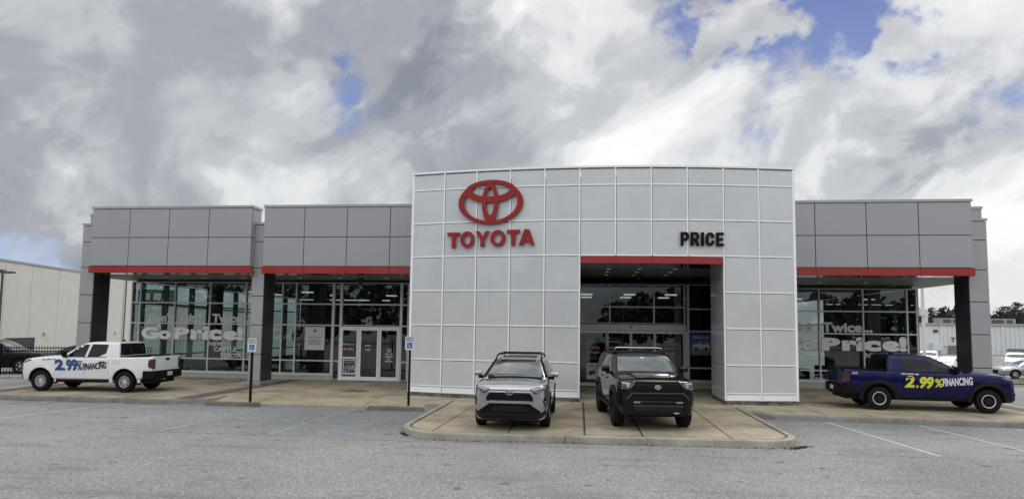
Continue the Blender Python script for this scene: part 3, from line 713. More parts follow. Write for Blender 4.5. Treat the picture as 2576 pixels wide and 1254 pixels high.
glass_words(dict(thin=[("Don't", -20.32, -19.12, 2.67, 3.08), ("Think", -18.84, -17.62, 2.67, 3.10), ("Twice...", -17.15, -15.35, 2.67, 3.08)],
                 bold=[("Go", -20.65, -19.13, 1.86, 2.44), ("P", -19.04, -18.25, 1.86, 2.44), ("ric", -18.18, -16.62, 1.86, 2.50), ("e!", -16.58, -15.57, 1.86, 2.50)],
                 small=[("NEW", -17.23, -16.55, 1.59, 1.79), ("CASTLE", -17.0, -15.88, 1.34, 1.54), ("TOYOTA", -16.66, -15.64, 1.07, 1.27)]), YG, 'pale vinyl words reading GoPrice on the glass behind the white pickup truck')
glass_words(dict(thin=[("Don't", 7.25, 8.45, 2.60, 3.02), ("Think", 8.85, 10.13, 2.60, 3.04), ("Twice...", 10.45, 12.56, 2.60, 3.04)],
                 bold=[("Go", 8.72, 10.24, 1.80, 2.36), ("P", 10.43, 11.2, 1.80, 2.36), ("ric", 11.27, 12.88, 1.80, 2.40), ("e!", 12.93, 13.96, 1.80, 2.44)],
                 small=[("NEW", 12.24, 12.92, 1.50, 1.72), ("CASTLE", 12.45, 13.6, 1.24, 1.45), ("TOYOTA", 12.8, 13.85, .98, 1.18)]), YG2, 'pale vinyl words reading GoPrice on the glass behind the dark blue pickup truck')
def small_lines(t, lines, mkey, name='word'):
    for s_, x0, x1, z0, z1 in lines: text_to(B(mkey), s_, x0, x1, z0, z1, lambda x, z, d: (x, 0, z), bold=.02).build(name, t)
t = empty('window_lettering', 'white vinyl opening hours on the right leaf of the left glass doors', 'window lettering', (0, YD-.012, 0))
small_lines(t, [("SALES", -8.73, -8.51, 1.50, 1.59), ("HOURS", -8.71, -8.53, 1.43, 1.48), ("MON - FRI", -8.80, -8.46, 1.32, 1.40), ("9AM-8PM", -8.80, -8.46, 1.21, 1.29), ("SAT", -8.71, -8.54, 1.10, 1.18), ("9AM-6PM", -8.80, -8.46, 1.00, 1.08)], 'letter_white')
t = empty('window_lettering', 'small white vinyl words on the middle leaf of the left glass doors', 'window lettering', (0, YD-.012, 0))
small_lines(t, [("IN-PRICE", -9.74, -9.47, 1.68, 1.76), ("SALES", -9.73, -9.48, 1.50, 1.57)], 'letter_white')
for x, z, y, lb in ((-10.5, 1.62, YD-.06, 'red and white slogan on the left leaf of the left glass doors'), (.45, 1.66, YG-.05, 'dim red and white slogan on the sliding door left of the black vehicle'), (3.65, 1.66, YG-.05, 'dim red and white slogan on the sliding door right of the black vehicle')):
    t = empty('window_lettering', lb, 'window lettering', (x, y, z))
    small_lines(t, [("Don't Think Twice", -.27, .27, .12, .20)], 'letter_white'); small_lines(t, [("GO PRICE!", -.30, .30, -.0, .10)], 'ink_red'); small_lines(t, [("NEW CASTLE", -.24, .24, -.10, -.03)], 'letter_white')
t = empty('hanging_sign', 'pale sign with a round emblem and the word PRICE seen over the black vehicle roof', 'sign', (2.07, YG+.6, 1.86))
text_to(B('letter_white'), 'PRICE', -.18, .50, -.11, .12, lambda x, z, d: (x, 0, z), bold=.04).build('word', t)
B('letter_white').lathe_y([(.12, 0), (.145, 0), (.145, .02), (.12, .02)], 28, (-.36, 0, 0)).tube([(-.44, 0, .05), (-.28, 0, .05)], .018).tube([(-.36, 0, .1), (-.36, 0, -.1)], .018).build('emblem', t)
B('ebony').box(-.52, .52, .01, .04, -.16, .16).build('board', t); B('frame').tube([(-.3, .02, .16), (-.3, .02, 2.7)], .01).tube([(.3, .02, .16), (.3, .02, 2.7)], .01).build('cable', t)

# posters
def poster(x0, x1, z0, z1, y, label, kind):
    t = empty('poster', label, 'poster', ((x0+x1)/2, y, z0))
    w = (x1-x0)/2; h = z1-z0
    if kind == 'blue':
        a = NT('blue_poster', .6); s = a.t.nodes.new('ShaderNodeSeparateXYZ'); tcn = a.t.nodes.new('ShaderNodeTexCoord'); a.t.links.new(tcn.outputs['Generated'], s.inputs[0])
        a.col(a.ramp(s.outputs[2], [(.0, (.10, .14, .14)), (.22, (.16, .22, .28)), (.5, (.06, .16, .36)), (1, (.02, .06, .24))])); MT['bluep'] = a.m
    B({'blue': 'bluep'}.get(kind, 'paper')).box(-w, w, -.006, 0, 0, h).build('sheet', t)
    F = lambda x, z, d: (x, -.010, z)
    if kind == 'text':
        B('ink_red').box(-.05, .05, -.011, -.0095, h*.80, h*.88).m('ink').box(-.07, .07, -.011, -.0095, h*.77, h*.785).build('logo', t)
        for s_, a0, z_, hh in (("DEAR VALUE,", .31, .52, .06), ("TOYOTA IS THE", .29, .385, .05), ("#1 AUTOMOTIVE", .29, .31, .05), ("RETAIL BRAND.", .29, .235, .05)):
            text_to(B('ink'), s_, -a0, a0, h*z_, h*z_+hh, F, bold=.015).build('word', t)
    elif kind == 'photo':
        B('ink').box(-w+.05, w-.05, -.010, -.0065, .09, h-.05).build('picture', t); rr = random.Random(3); m_ = B('paper')
        for i in range(26):
            cx_, cz_, q = rr.uniform(-w+.10, w-.10), rr.uniform(.12, h*.62), rr.uniform(.012, .04)
            m_.add([(cx_+q*rr.uniform(.6, 1.3)*math.cos(k*.9), -.0125, cz_+q*rr.uniform(.6, 1.3)*math.sin(k*.9)) for k in range(7)], [tuple(range(7))])
        m_.build('figures', t); text_to(B('letter_grey'), 'WELCOME', -.17, .17, h*.78, h*.84, lambda x, z, d: (x, -.0125, z)).build('word', t)
    elif kind in ('blue', 'car'):
        for q, (a0, z_, hh) in enumerate(((.30, .80, .05), (.30, .74, .04))):
            text_to(B('letter_white' if kind == 'blue' else 'ink'), ("RESALE VALUE" if q == 0 else "BEST OFFERS NOW"), -a0*w/.4, a0*w/.4, h*z_, h*z_+hh, F, bold=.02).build('word', t)
        cz = h*.30; s = w/.42
        car = [(-.33, 0), (-.33, .12), (-.26, .17), (-.12, .19), (-.05, .27), (.20, .27), (.28, .18), (.33, .15), (.34, 0)]
        B('letter_grey' if kind == 'blue' else 'ink').prism([(p*s, q*s+cz) for p, q in car], lambda p, q, t_: (p, t_, q), -.011, -.0095).build('picture', t)
        B('black' if kind == 'blue' else 'paper').prism([(p*s, q*s+cz) for p, q in [(-.03, .19), (.0, .25), (.18, .25), (.22, .19)]], lambda p, q, t_: (p, t_, q), -.0125, -.0115).build('picture_window', t)
        for cx_ in (-.2, .2): B('black').prism([(cx_*s+.06*s*math.cos(k*.52), cz+.06*s*math.sin(k*.52)) for k in range(12)], lambda p, q, t_: (p, t_, q), -.0135, -.0128).build('picture_wheel', t)
    return t
poster(-12.60, -11.66, 1.49, 2.54, YG-.03, 'large white text poster taped inside the glass left of the doors', 'text')
poster(-10.73, -10.12, .42, 1.10, YD-.07, 'white-framed black poster with pale figures at the bottom of the left door leaf', 'photo')
poster(4.56, 5.42, 1.55, 2.50, YG-.03, 'blue poster with a white pickup picture beside the sliding entrance', 'blue')
poster(.16, .86, .46, 1.15, YG-.07, 'white poster with a dark car picture on the sliding door beside the black vehicle', 'car')
poster(.12, .62, 1.25, 2.15, YG+.5, 'dim grey notice inside the sliding entrance left of the black vehicle', 'text')
poster(2.95, 3.25, 1.05, 1.18, YG+.5, 'small white card inside the sliding entrance right of the black vehicle', 'plain')
t = empty('round_sign', 'round red sign seen through the glass between the left pier and the white poster', 'sign', (-14.15, 30.4, 2.05))
B('sign_red').lathe_y([(0, 0), (.34, 0), (.34, .05), (0, .05)], 32).build('disc', t); B('letter_white').lathe_y([(.10, -.006), (.16, -.006)], 24).build('ring', t)
B('frame').tube([(0, .03, .3), (0, .03, 2.5)], .012).build('cable', t)
# ---- raised letters and emblem on the curved wall
def on_wall(off, mirror=False): return lambda x, z, d: (x, cy_(x)-off-d, z)
def raised(mb_side, poly_sets): pass
def glyph_contours(ch):
    def arc_(cx, cy, rx, ry, a0, a1, n=10): return [(cx+rx*math.cos(R(a0+(a1-a0)*i/n)), cy+ry*math.sin(R(a0+(a1-a0)*i/n))) for i in range(n+1)]
    if ch == 'T': return [[(0, 1), (0, .79), (.35, .79), (.35, 0), (.65, 0), (.65, .79), (1, .79), (1, 1)]]
    if ch == 'I': return [[(0, 0), (1, 0), (1, 1), (0, 1)]]
    if ch == 'Y': return [[(0, 1), (.36, .42), (.36, 0), (.64, 0), (.64, .42), (1, 1), (.70, 1), (.50, .64), (.30, 1)]]
    if ch == 'A': return [[(0, 0), (.27, 0), (.335, .18), (.665, .18), (.73, 0), (1, 0), (.65, 1), (.35, 1)], [(.40, .36), (.60, .36), (.5, .70)]]
    if ch == 'O': return [arc_(.5, .5, .5, .5, 0, 350, 35), arc_(.5, .5, .245, .30, 0, 350, 35)]
    if ch == 'E': return [[(0, 0), (1, 0), (1, .19), (.36, .19), (.36, .41), (.94, .41), (.94, .59), (.36, .59), (.36, .81), (1, .81), (1, 1), (0, 1)]]
    if ch == 'P': return [[(0, 0), (.34, 0), (.34, .37)]+arc_(.62, .685, .38, .315, -90, 90)+[(0, 1)], [(.34, .54)]+arc_(.56, .685, .12, .145, -90, 90)+[(.34, .83)]]
    if ch == 'R': return [[(0, 0), (.34, 0), (.34, .40), (.46, .40), (.66, 0), (1, 0), (.80, .43)]+arc_(.62, .70, .36, .30, -50, 90)+[(0, 1)], [(.34, .56)]+arc_(.56, .70, .11, .135, -90, 90)+[(.34, .835)]]
    if ch == 'C': return [arc_(.5, .66, .5, .34, 0, 180, 14)+arc_(.5, .34, .5, .34, 180, 360, 14)+[(1, .40), (.66, .40)]+arc_(.5, .32, .16, .15, 0, -180, 10)+arc_(.5, .68, .16, .15, 180, 0, 10)+[(.66, .62), (1, .62)]]
def glyph_geo(ch):
    cu = bpy.data.curves.new('g', 'CURVE'); cu.dimensions = '2D'; cu.fill_mode = 'BOTH'; cu.extrude = .5
    for c in glyph_contours(ch):
        sp_ = cu.splines.new('POLY'); sp_.points.add(len(c)-1); sp_.use_cyclic_u = True
        for p_, q_ in zip(sp_.points, c): p_.co = (q_[0], q_[1], 0, 1)
    o = bpy.data.objects.new('g', cu); COL.objects.link(o); me = evaluated_mesh(o)
    vs = [tuple(v.co) for v in me.vertices]; fs = [tuple(p.vertices) for p in me.polygons]; bpy.data.objects.remove(o); bpy.data.curves.remove(cu); bpy.data.meshes.remove(me)
    return vs, fs, 1, 1
def raised_text(parent, s_, x0, x1, z0, z1, mk, sk, bold=.04, off=.03, th=.09, name='letter'):
    vs, fs, w, h = glyph_geo(s_)
    mb = MB(); mb.m(mk); P_ = []
    xm = (x0+x1)/2; ym = cy_(xm); sl = (cy_(x1)-cy_(x0))/(x1-x0)
    for v in vs:
        x = x0+(x1-x0)*v[0]; z = z0+(z1-z0)*v[1]
        y = cy_(x)-off-(th if v[2] > 0 else 0); P_.append((x, y, z))
    side = MT[sk]; mb.mats.append(side)
    o_ = 0; mb.v += P_
    for f in fs:
        mb.f.append(list(f)); zsn = [vs[i][2] > 0 for i in f]; mb.mi.append(0 if all(zsn) else 1)
    o = mb.build(name, parent); return o
t = empty('wall_letters', 'large red raised letters spelling TOYOTA on the white curved wall', 'sign', (0, 0, 0))
lw = [('T', -4.84, -4.34), ('O', -4.36, -3.80), ('Y', -3.80, -3.26), ('O', -3.27, -2.68), ('T', -2.66, -2.18), ('A', -2.24, -1.66)]
for i, (ch, x0, x1) in enumerate(lw):
    dz_ = i*.012
    if ch == 'O': raised_text(t, ch, x0+.02, x1-.02, 5.385+dz_, 5.965+dz_, 'sign_red', 'sign_red_side', bold=.07)
    else: raised_text(t, ch, x0+.01, x1-.01, 5.40+dz_, 5.95+dz_, 'sign_red', 'sign_red_side', bold=.07)
t = empty('wall_letters', 'black raised letters spelling PRICE above the red band of the entrance', 'sign', (0, 0, 0))
for ch, x0, x1 in (('P', 3.27, 3.55), ('R', 3.60, 3.90), ('I', 3.95, 4.055), ('C', 4.11, 4.40), ('E', 4.46, 4.72)): raised_text(t, ch, x0, x1, 5.44, 5.90, 'sign_black', 'sign_black', bold=.055, th=.06)
# emblem: three overlapping rings
def ring_mesh(mb, oc, orr, ic, irr, off, th, n=64, zr=None):
    """outer ellipse minus inner ellipse (centres may differ)"""
    P_ = []
    for k_ in range(n):
        a_ = 2*math.pi*k_/n
        P_.append(((oc[0]+orr[0]*math.cos(a_), oc[1]+orr[1]*math.sin(a_)), (ic[0]+irr[0]*math.cos(a_), ic[1]+irr[1]*math.sin(a_))))
    vs = []
    for (ox, oz), (ix, iz) in P_:
        yb_ = cy_(ox)-.03; yf = cy_(ox)-off; yi = cy_(ix)-off
        vs += [(ox, yf, oz), (ix, yi, iz), (ox, yb_, oz), (ix, cy_(ix)-.03, iz)]
    o_ = len(mb.v); mb.v += vs
    for k_ in range(n):
        a_ = o_+4*k_; b_ = o_+4*((k_+1) % n)
        for f, mi in (((a_, b_, b_+1, a_+1), 0), ((a_, a_+2, b_+2, b_), 1), ((a_+1, b_+1, b_+3, a_+3), 1)): mb.f.append(list(f)); mb.mi.append(mi)
mb = MB(); mb.mats = [MT['sign_red'], MT['sign_red_side']]
ec = (-3.26, 6.985)
ring_mesh(mb, ec, (1.17, .775), (ec[0], ec[1]+.01), (.965, .665), .13, .1)
ring_mesh(mb, (ec[0], ec[1]+.40), (.93, .40), (ec[0], ec[1]+.455), (.69, .245), .134, .1)
ring_mesh(mb, (ec[0]-.01, ec[1]-.02), (.295, .725), (ec[0]-.01, ec[1]+.035), (.145, .49), .138, .1)
setp(mb.build('emblem_sign'), 'large red oval emblem of three interlocking rings on the white curved wall', 'sign')

# ============================================================ DISABLED PARKING SIGNS
def parking_sign(x, y, zb, zs0, label):
    t = empty('parking_sign', label, 'sign', (x, y, zb), group='disabled parking signs')
    B('black').box(-.035, .035, -.035, .035, 0, zs0-zb+.12).build('post', t, bevel=.008)
    h = .45; z0 = zs0-zb
    pts = rounded([(-.15, 0, .03), (.15, 0, .03), (.15, h, .03), (-.15, h, .03)], 4)
    o = B('paper').prism(pts, lambda p, q, t_: (p, t_, q+z0), -.048, -.040).build('plate', t)
    B('ink_blue').box(-.085, .085, -.0515, -.0495, z0+.06, z0+.24).build('blue_panel', o)
    m_ = B('paper'); wheelchair(m_, lambda u, v: (-.065+u*.135, -.053, z0+.078+v*.145)); m_.build('wheelchair_symbol', o)
    text_to(B('ink_green'), 'RESERVED', -.125, .125, z0+.36, z0+.41, lambda a_, z, d: (a_, -.0505, z), bold=.03).build('word', o)
    text_to(B('ink_green'), 'PARKING', -.125, .125, z0+.285, z0+.335, lambda a_, z, d: (a_, -.0505, z), bold=.03).build('word', o)
    B('frame').lathe_y([(0, -.054), (.012, -.054), (.012, -.05)], 8, (0, 0, z0+.43)).lathe_y([(0, -.054), (.012, -.054), (.012, -.05)], 8, (0, 0, z0+.02)).build('bolt', o)
parking_sign(-10.86, 19.98, .02, 1.69, 'disabled parking sign on black post in front of the grey pier')
parking_sign(-5.60, 20.25, .04, 1.83, 'disabled parking sign on black post at the left end of the white curved wall')
# ============================================================ NEIGHBOURING BUILDINGS, FENCE, LIGHTS
S7 = .72
def nb(x, y): return (x*S7, y*S7)
A0 = Vector(nb(-48.6, 36.0)); A1 = Vector(nb(-56.3, 73.6))
dn = (A1-A0).normalized(); ln = (A1-A0).length
t = empty('neighbour_building', 'beige precast concrete warehouse with a dark dock door behind the black fence', 'building', (A0.x, A0.y, 0), math.atan2(dn.y, dn.x))
zt = 6.5
mb = B('precast')
seams = [0, 2.7, 5.6, 8.5, 11.4, 14.0, 17.0, 20.0, 24.0, ln]
for a_, b_ in zip(seams[:-1], seams[1:]): mb.box(a_+.015, b_-.015, 0, .2, -1, zt)
mb.m('joint').box(.1, ln-.1, .18, .25, -1, zt-.02); mb.m('precast').box(0, .2, .26, 30, -1, zt).box(ln-.2, ln, .26, 30, -1, zt).box(.2, ln-.2, 29.8, 30, -1, zt)
mb.build('wall', t); B('panel_cap').box(-.05, ln+.05, -.06, 30.1, zt+.002, zt+.12).build('roof', t)
def along(px_, py_): v = Vector(nb(px_, py_))-A0; return v.dot(dn)
d0, d1 = along(-51.2, 52.07), along(-52.1, 56.07)
B('ebony').box(d0, d1, -.04, -.003, -1, 1.52).m('dark_panel').box(d0+.08, d1-.08, -.06, -.045, -1, 1.44).build('dock_door', t)
for a_ in (along(-52.43, 57.51), along(-55.36, 70.47)): B('paper').box(a_-.12, a_+.12, -.16, -.004, 1.76, 1.92).build('wall_light', t, bevel=.02)
for a_ in (along(-50.7, 50.9),): B('ink').box(a_-.18, a_+.18, -.3, -.004, 5.75, 5.90).build('wall_light', t, bevel=.02)
a_ = along(-55.71, 72.0); B('ink').tube([(a_, -.1, zt-.1), (a_, -.1, -1)], .05).build('downpipe', t)
t = empty('roof_unit', 'tall dark grey rooftop plant box seen through the left glass wall', 'rooftop unit', (-69.0, 96, 5.6))
B('ink').box(-2.4, 2.4, -1.2, 1.2, 0, 2.5).build('housing', t, bevel=.03); B('frame').box(-1.6, -.3, -1.23, -1.205, .8, 1.9).box(.3, 1.6, -1.23, -1.205, .8, 1.9).build('louvre', t)
t = empty('street_lamp', 'slim dark lamp post with flat head in front of the beige warehouse', 'lamp', (-36.4, 36, 0))
B('ink').tube([(0, 0, 0), (0, 0, 5.6)], .09, 10, .06).build('pole', t); B('ink').box(-.05, .75, -.15, .15, 5.62, 5.74).build('lamp_head', t, bevel=.02)
t = empty('distant_warehouse', 'long pale warehouse far off, seen through the left glass wall', 'building', (-64, 87, 0), math.atan2(57, -15))
B('precast').box(0, 62, 0, 20, -1, 5.5).build('wall', t); B('ink').box(-.1, 62.1, -.1, 20.1, 5.502, 5.8).build('roof', t)
# fence
FP = [(-44, 22.0), (-36, 24.9), (-27.7, 27.6), (-24.6, 28.75), (-21.6, 29.9)]
fc = empty('metal_fence', 'black metal picket fence in front of the parked dark vehicles', 'fence', (-27.7, 27.6, 0))
mbp = B('black'); n_pick = 0
def lerp(p, q, t_): return Vector(p)+(Vector(q)-Vector(p))*t_
inv = Matrix.Translation((27.7, -27.6, 0))
for p, q in zip(FP[:-1], FP[1:]):
    Ls = (Vector(q)-Vector(p)).length; n = int(Ls/.115); ang = math.atan2(q[1]-p[1], q[0]-p[0])
    for i in range(n):
        c = lerp(p, q, (i+.5)/n); mbp.box(c.x-.011, c.x+.011, c.y-.011, c.y+.011, .06, 1.42, rz=ang)
    for z in (.18, 1.18, 1.34):
        a_ = Vector(p); b_ = Vector(q); mid = (a_+b_)/2; mbp.box(mid.x-Ls/2, mid.x+Ls/2, mid.y-.018, mid.y+.018, z-.02, z+.02, rz=ang)
o = mbp.build('pickets', fc); o.matrix_parent_inverse = inv
k = 0
for p, q in zip(FP[:-1], FP[1:]):
    Ls = (Vector(q)-Vector(p)).length; n = max(1, round(Ls/2.4))
    for i in range(n):
        c = lerp(p, q, i/n); o = B('black').box(c.x-.04, c.x+.04, c.y-.04, c.y+.04, 0, 1.50).box(c.x-.05, c.x+.05, c.y-.05, c.y+.05, 1.5, 1.53).build('post', fc); o.matrix_parent_inverse = inv
kerb('kerb', [(-42, 20.6), (-34, 23.2), (-26.1, 26.0), (-23.0, 27.3)], z1=.14)
# white industrial building at the back right
wbld = empty('warehouse', 'long white ribbed metal industrial building beyond the car lot', 'building', (55, 115, -.9))
inv2 = Matrix.Translation((-55, -115, .9))
x = 44.0; z0, z1 = -1.2, 4.15
mb = B('white_metal_wall')
rr = random.Random(2); zz = []
while x < 130:
    if x < 60.0: mb.box(x, x+1.0, 115, 115.2, z0, z1-.0); x += 1.0
    else: mb.box(x, x+.55, 115, 115.2, z0, z1); mb.box(x+.55, x+.75, 114.9, 115.2, z0, z1); x += .75
mb.box(44, 130, 115.3, 150, z0, z1-.1)
def p2_(mb, name, par=wbld, **k):
    o = mb.build(name, par, **k); o.matrix_parent_inverse = inv2; return o
p2_(mb, 'wall')
mb = B('white_metal_wall').box(60.05, 60.45, 114.8, 115.0, z0, z1); mb.box(69.7, 70.05, 114.8, 115.0, z0, z1); mb.box(80, 80.4, 114.8, 115.0, z0, z1); p2_(mb, 'pilaster')
p2_(B('panel_cap').box(43.9, 130.1, 114.7, 115.35, z1+.01, z1+.35), 'roof_edge')
p2_(B('roof').box(43.9, 130, 115.4, 150, z1, z1+.1), 'roof')
for a0, a1, b0, b1 in ((61.2, 63.2, -1.2, .75), (70.4, 73.4, -1.2, .35)): p2_(B('interior_light_wall').box(a0, a1, 114.75, 114.88, b0, b1), 'garage_door')
p2_(B('ink').box(59.0, 59.7, 114.85, 114.98, 2.9, 3.4), 'louvre'); p2_(B('white_metal_wall').box(58.5, 59.9, 114.3, 114.95, -.1, 1.1), 'meter_box')
p2_(B('paper').box(60.6, 60.9, 114.85, 114.98, .1, .7).m('ink').box(60.65, 60.85, 114.82, 114.84, .45, .62), 'small_notice')
p2_(text_to(B('ink_red'), 'T', 61.7, 62.4, 1.4, 2.1, lambda a_, z, d: (a_, 114.84, z), bold=.05), 'red_letter')
for cx_, r_, h_, lb in ((59.3, .42, 1.9, 'tall grey exhaust pipe with rain cap on the white warehouse roof'), (79.9, .3, .7, 'left of two short grey vent pipes on the warehouse roof, far right'), (81.2, .3, .7, 'right of two short grey vent pipes on the warehouse roof, far right')):
    t = empty('roof_vent', lb, 'roof vent', (cx_, 118, z1+.1)); B('frame').lathe_z([(r_, 0), (r_, h_)], 14).build('pipe', t, smooth=40); B('frame').lathe_z([(0, h_+.35), (r_*1.7, h_+.2), (r_*1.7, h_+.05), (0, h_+.05)], 14).build('rain_cap', t, smooth=40)
for cx_, w_, lb in ((63.2, 1.6, 'beige rooftop air conditioner left of the dark pier'), (71.5, 2.4, 'beige rooftop air conditioner right of the grey pier')):
    t = empty('air_conditioner', lb, 'air conditioner', (cx_, 119, z1+.1)); B('roof').box(-w_, w_, -1, 1, 0, 1.15).build('housing', t, bevel=.04); B('ink').box(-w_*.6, w_*.2, -1.03, -1.005, .2, .95).box(w_*.4, w_*.8, -1.03, -1.005, .2, .95).build('grille', t)
t = empty('light_pole', 'tall white light pole beyond the right end of the showroom', 'light pole', (30.0, 60, -.72))
B('paper').tube([(0, 0, 0), (0, 0, 9.6)], .16, 12, .11).build('pole', t, smooth=60); B('paper').box(-.3, .3, -.25, .25, 4.9, 5.5).build('control_box', t, bevel=.03); B('frame').box(-.9, .9, -.2, .2, 9.6, 9.75).build('lamp_head', t, bevel=.03)
# grass strip and kerb before the parked cars
def quad_strip(name, mk, pts, z, kind='structure'):
    o = B(mk).add([(x, y, z) for x, y in pts], [tuple(range(len(pts)))]).build(name); return setp(o, kind=kind)
quad_strip('grass_verge', 'grass', [(22, 45.6), (60, 47.5), (60, 50.6), (22, 49.4)], -.60)
kerb('kerb', [(20, 44.3), (62, 46.6)], z1=-.52, w=.3)
rnd = random.Random(9); mb = B('grass')
for i in range(5000):
    x = rnd.uniform(24, 45); y = 45.7+(x-22)*.05+rnd.random()*3.4; h = rnd.uniform(.05, .14); a_ = rnd.uniform(0, 6.3); c, s_ = math.cos(a_)*.03, math.sin(a_)*.03
    mb.add([(x-c, y-s_, -.6), (x+c, y+s_, -.6), (x+rnd.gauss(0, .04), y+rnd.gauss(0, .04), -.6+h)], [(0, 1, 2)])
setp(mb.build('grass'), 'mown grass strip in front of the parked silver sedan', 'grass', kind='stuff')
# ------------------------------------------------------------ trees
def leaf_mat(name, c):
    a = NT(name, .8); oi = a.t.nodes.new('ShaderNodeObjectInfo')
    a.col(a.ramp(a.noise(.8, 4, .6), [(.3, tuple(x*.6 for x in c)), (.55, c), (.75, tuple(min(1, x*1.5) for x in c))])); return a.m
MT['pine'] = leaf_mat('pine_needles', (.035, .055, .03)); MT['leaf'] = leaf_mat('broad_leaves', (.03, .05, .018))
def pine_mesh(seed, H, W):
    """layered eastern pine: tiers of upswept limbs carrying needle tufts"""
    rn = random.Random(seed); tr = B('bark'); tr.tube([(0, 0, 0), (rn.gauss(0, .1), 0, H*.5), (rn.gauss(0, .15), 0, H*.97)], .22, 7, .04)
    cr = B('pine'); z = H*.26
    while z < H*.98:
        f = (z-H*.26)/(H*.72); rad = W*(.62+.5*math.sin(f*2.6+.5))*(1-f*.72)*rn.uniform(.65, 1.2)
        for k_ in range(rn.randint(4, 6)):
            a_ = rn.uniform(0, 6.283); L_ = rad*rn.uniform(.55, 1.15); rise = rn.uniform(.08, .35)*L_
            e = Vector((math.cos(a_)*L_, math.sin(a_)*L_, z+rise)); tr.tube([(0, 0, z), (e.x*.5, e.y*.5, z+rise*.3), e], .05, 4, .015)
            for m_ in range(int(16+L_*16)):
                s_ = rn.uniform(.35, 1.08); c = Vector((e.x*s_, e.y*s_, z+rise*s_*s_)); c += Vector((rn.gauss(0, .22), rn.gauss(0, .22), rn.gauss(.06, .13)))
                d = Vector((rn.gauss(0, 1), rn.gauss(0, 1), rn.gauss(.5, .6))).normalized(); u_ = d.orthogonal().normalized()*rn.uniform(.05, .10); ll = rn.uniform(.16, .34)
                cr.add([c-u_, c+u_, c+d*ll+u_*.3, c+d*ll-u_*.3], [(0, 1, 2, 3)])
        z += rn.uniform(.35, .62)
    return tr, cr
def place_tree(name, protos, specs, group, cat):
    for i, (x, y, z, s, rz, pi, lb) in enumerate(specs):
        t = empty(name, lb, cat, (x, y, z), rz, group); t.scale = (s, s, s)
        for nm, me in zip(('trunk', 'crown'), protos[pi]):
            o = bpy.data.objects.new(nm, me); link(o, t)
def protos_from(fn, args):
    out = []
    for a_ in args:
        tr, cr = fn(*a_); ot = tr.build('trunk'); oc = cr.build('crown'); out.append((ot.data, oc.data)); bpy.data.objects.remove(ot); bpy.data.objects.remove(oc)
    return out
pp = protos_from(pine_mesh, [(1, 10.4, 3.1), (5, 9.6, 3.4), (11, 9.0, 3.0)])
spec = []
where = ['leftmost pine, just right of the showroom glass corner', 'low pine between the light pole and the warehouse exhaust pipe', 'tallest spreading pine left of the dark pier', 'pine just left of the dark pier, above the rooftop unit', 'pine partly hidden behind the dark pier', 'pine directly behind the grey pier', 'pine just right of the grey pier', 'thin pine standing above the rooftop air conditioner on the right', 'tall pine right of the air conditioner', 'broad pine near the right edge of the photo', 'dense pine at the right edge of the photo', 'rightmost pine at the edge of the photo']
pos = [(66.0, .90), (68.2, .86), (71.0, 1.0), (74.2, .88), (76.5, .9), (78.2, .8), (79.6, .84), (82.6, 1.0), (85.2, .97), (87.4, 1.0), (90.5, 1.0), (94, 1.02)]
for i, (x, s) in enumerate(pos): spec.append((x, 135+((i*37) % 7), -1.0, s, i*1.3, i % 3, 'dark green '+where[i]))
place_tree('pine_tree', pp, spec, 'pines behind the white warehouse', 'tree')
# a far tree belt closing the horizon, and the wooded side of the road behind the viewer (mirrored in the glass)
def belt(name, x0, x1, y, h0, h1, n, label, seed, size=.7):
    rn = random.Random(seed); mb = B('leaf'); cl = []
    x = x0
    while x < x1:
        cl.append((x, y+rn.uniform(-4, 4), rn.uniform(h0, h1), rn.uniform(2.5, 4.5))); x += rn.uniform(2.5, 5)
    for k_ in range(n):
        cx_, cy2, h, w = rn.choice(cl); v = Vector((rn.gauss(0, 1), rn.gauss(0, 1), rn.gauss(0, 1))).normalized()*rn.random()**.33
        c = Vector((cx_+v.x*w, cy2+v.y*w, h*.55+v.z*h*.47)); d = Vector((rn.gauss(0, 1), rn.gauss(0, 1), rn.gauss(0, 1))).normalized(); u_ = d.orthogonal().normalized()*size*.5; w_ = d.cross(u_)
        cr = [c-u_-w_, c+u_-w_*.6, c+u_*.8+w_, c-u_+w_*.7]; mb.add(cr, [(0, 1, 2, 3)])
    return setp(mb.build(name), label, 'trees', kind='stuff')
belt('woodland', 66, 215, 172, 7, 10, 14000, 'dark far-off tree line low behind the white warehouse', 3, 1.0)
belt('woodland', -110, -4, -42, 6, 14, 9000, 'dark roadside trees mirrored in the glass left of the white wall', 6, .9)
belt('woodland', 6, 110, -44, 6, 12, 9000, 'dark roadside trees mirrored in the right glass wall', 7, .9)
# ============================================================ VEHICLES (local frame: x forward, y left, z up, origin on the ground midway between the axles)
def paint(name, c, metal=0, rough=.3, coat=1): return mat(name, c, rough, metal=metal, coat=coat*(.5 if max(c) < .1 else 1), spec=.1 if max(c) < .1 else .4)
MT['p_white'] = paint('white_paint', (.76, .77, .77), 0, .35)
MT['p_navy'] = paint('navy_blue_paint', (.006, .006, .060), .3, .22)
MT['p_black'] = paint('gloss_black_paint', (.003, .003, .004), .0, .22)
MT['p_silver'] = paint('silver_paint', (.42, .43, .445), .8, .25)
MT['trim'] = mat('black_trim', (.004, .004, .0045), .55, spec=.15)
MT['trim_grey'] = mat('dark_grey_trim', (.011, .011, .012), .55, spec=.2)
MT['tyre'] = mat('tyre_rubber', (.009, .009, .010), .8, spec=.2)
MT['alloy'] = mat('silver_alloy', (.62, .63, .64), .35, metal=.3)
MT['alloy_black'] = mat('black_alloy', (.012, .012, .014), .35, metal=.3)
MT['void'] = mat('wheel_well', (.005, .005, .005), .95)
MT['carglass'] = mat('car_window', (.006, .007, .007), .02, coat=.0, spec=.4)
MT['windscreen'] = mat('windscreen_glass', (.035, .05, .045), .02, coat=1, spec=1.0)
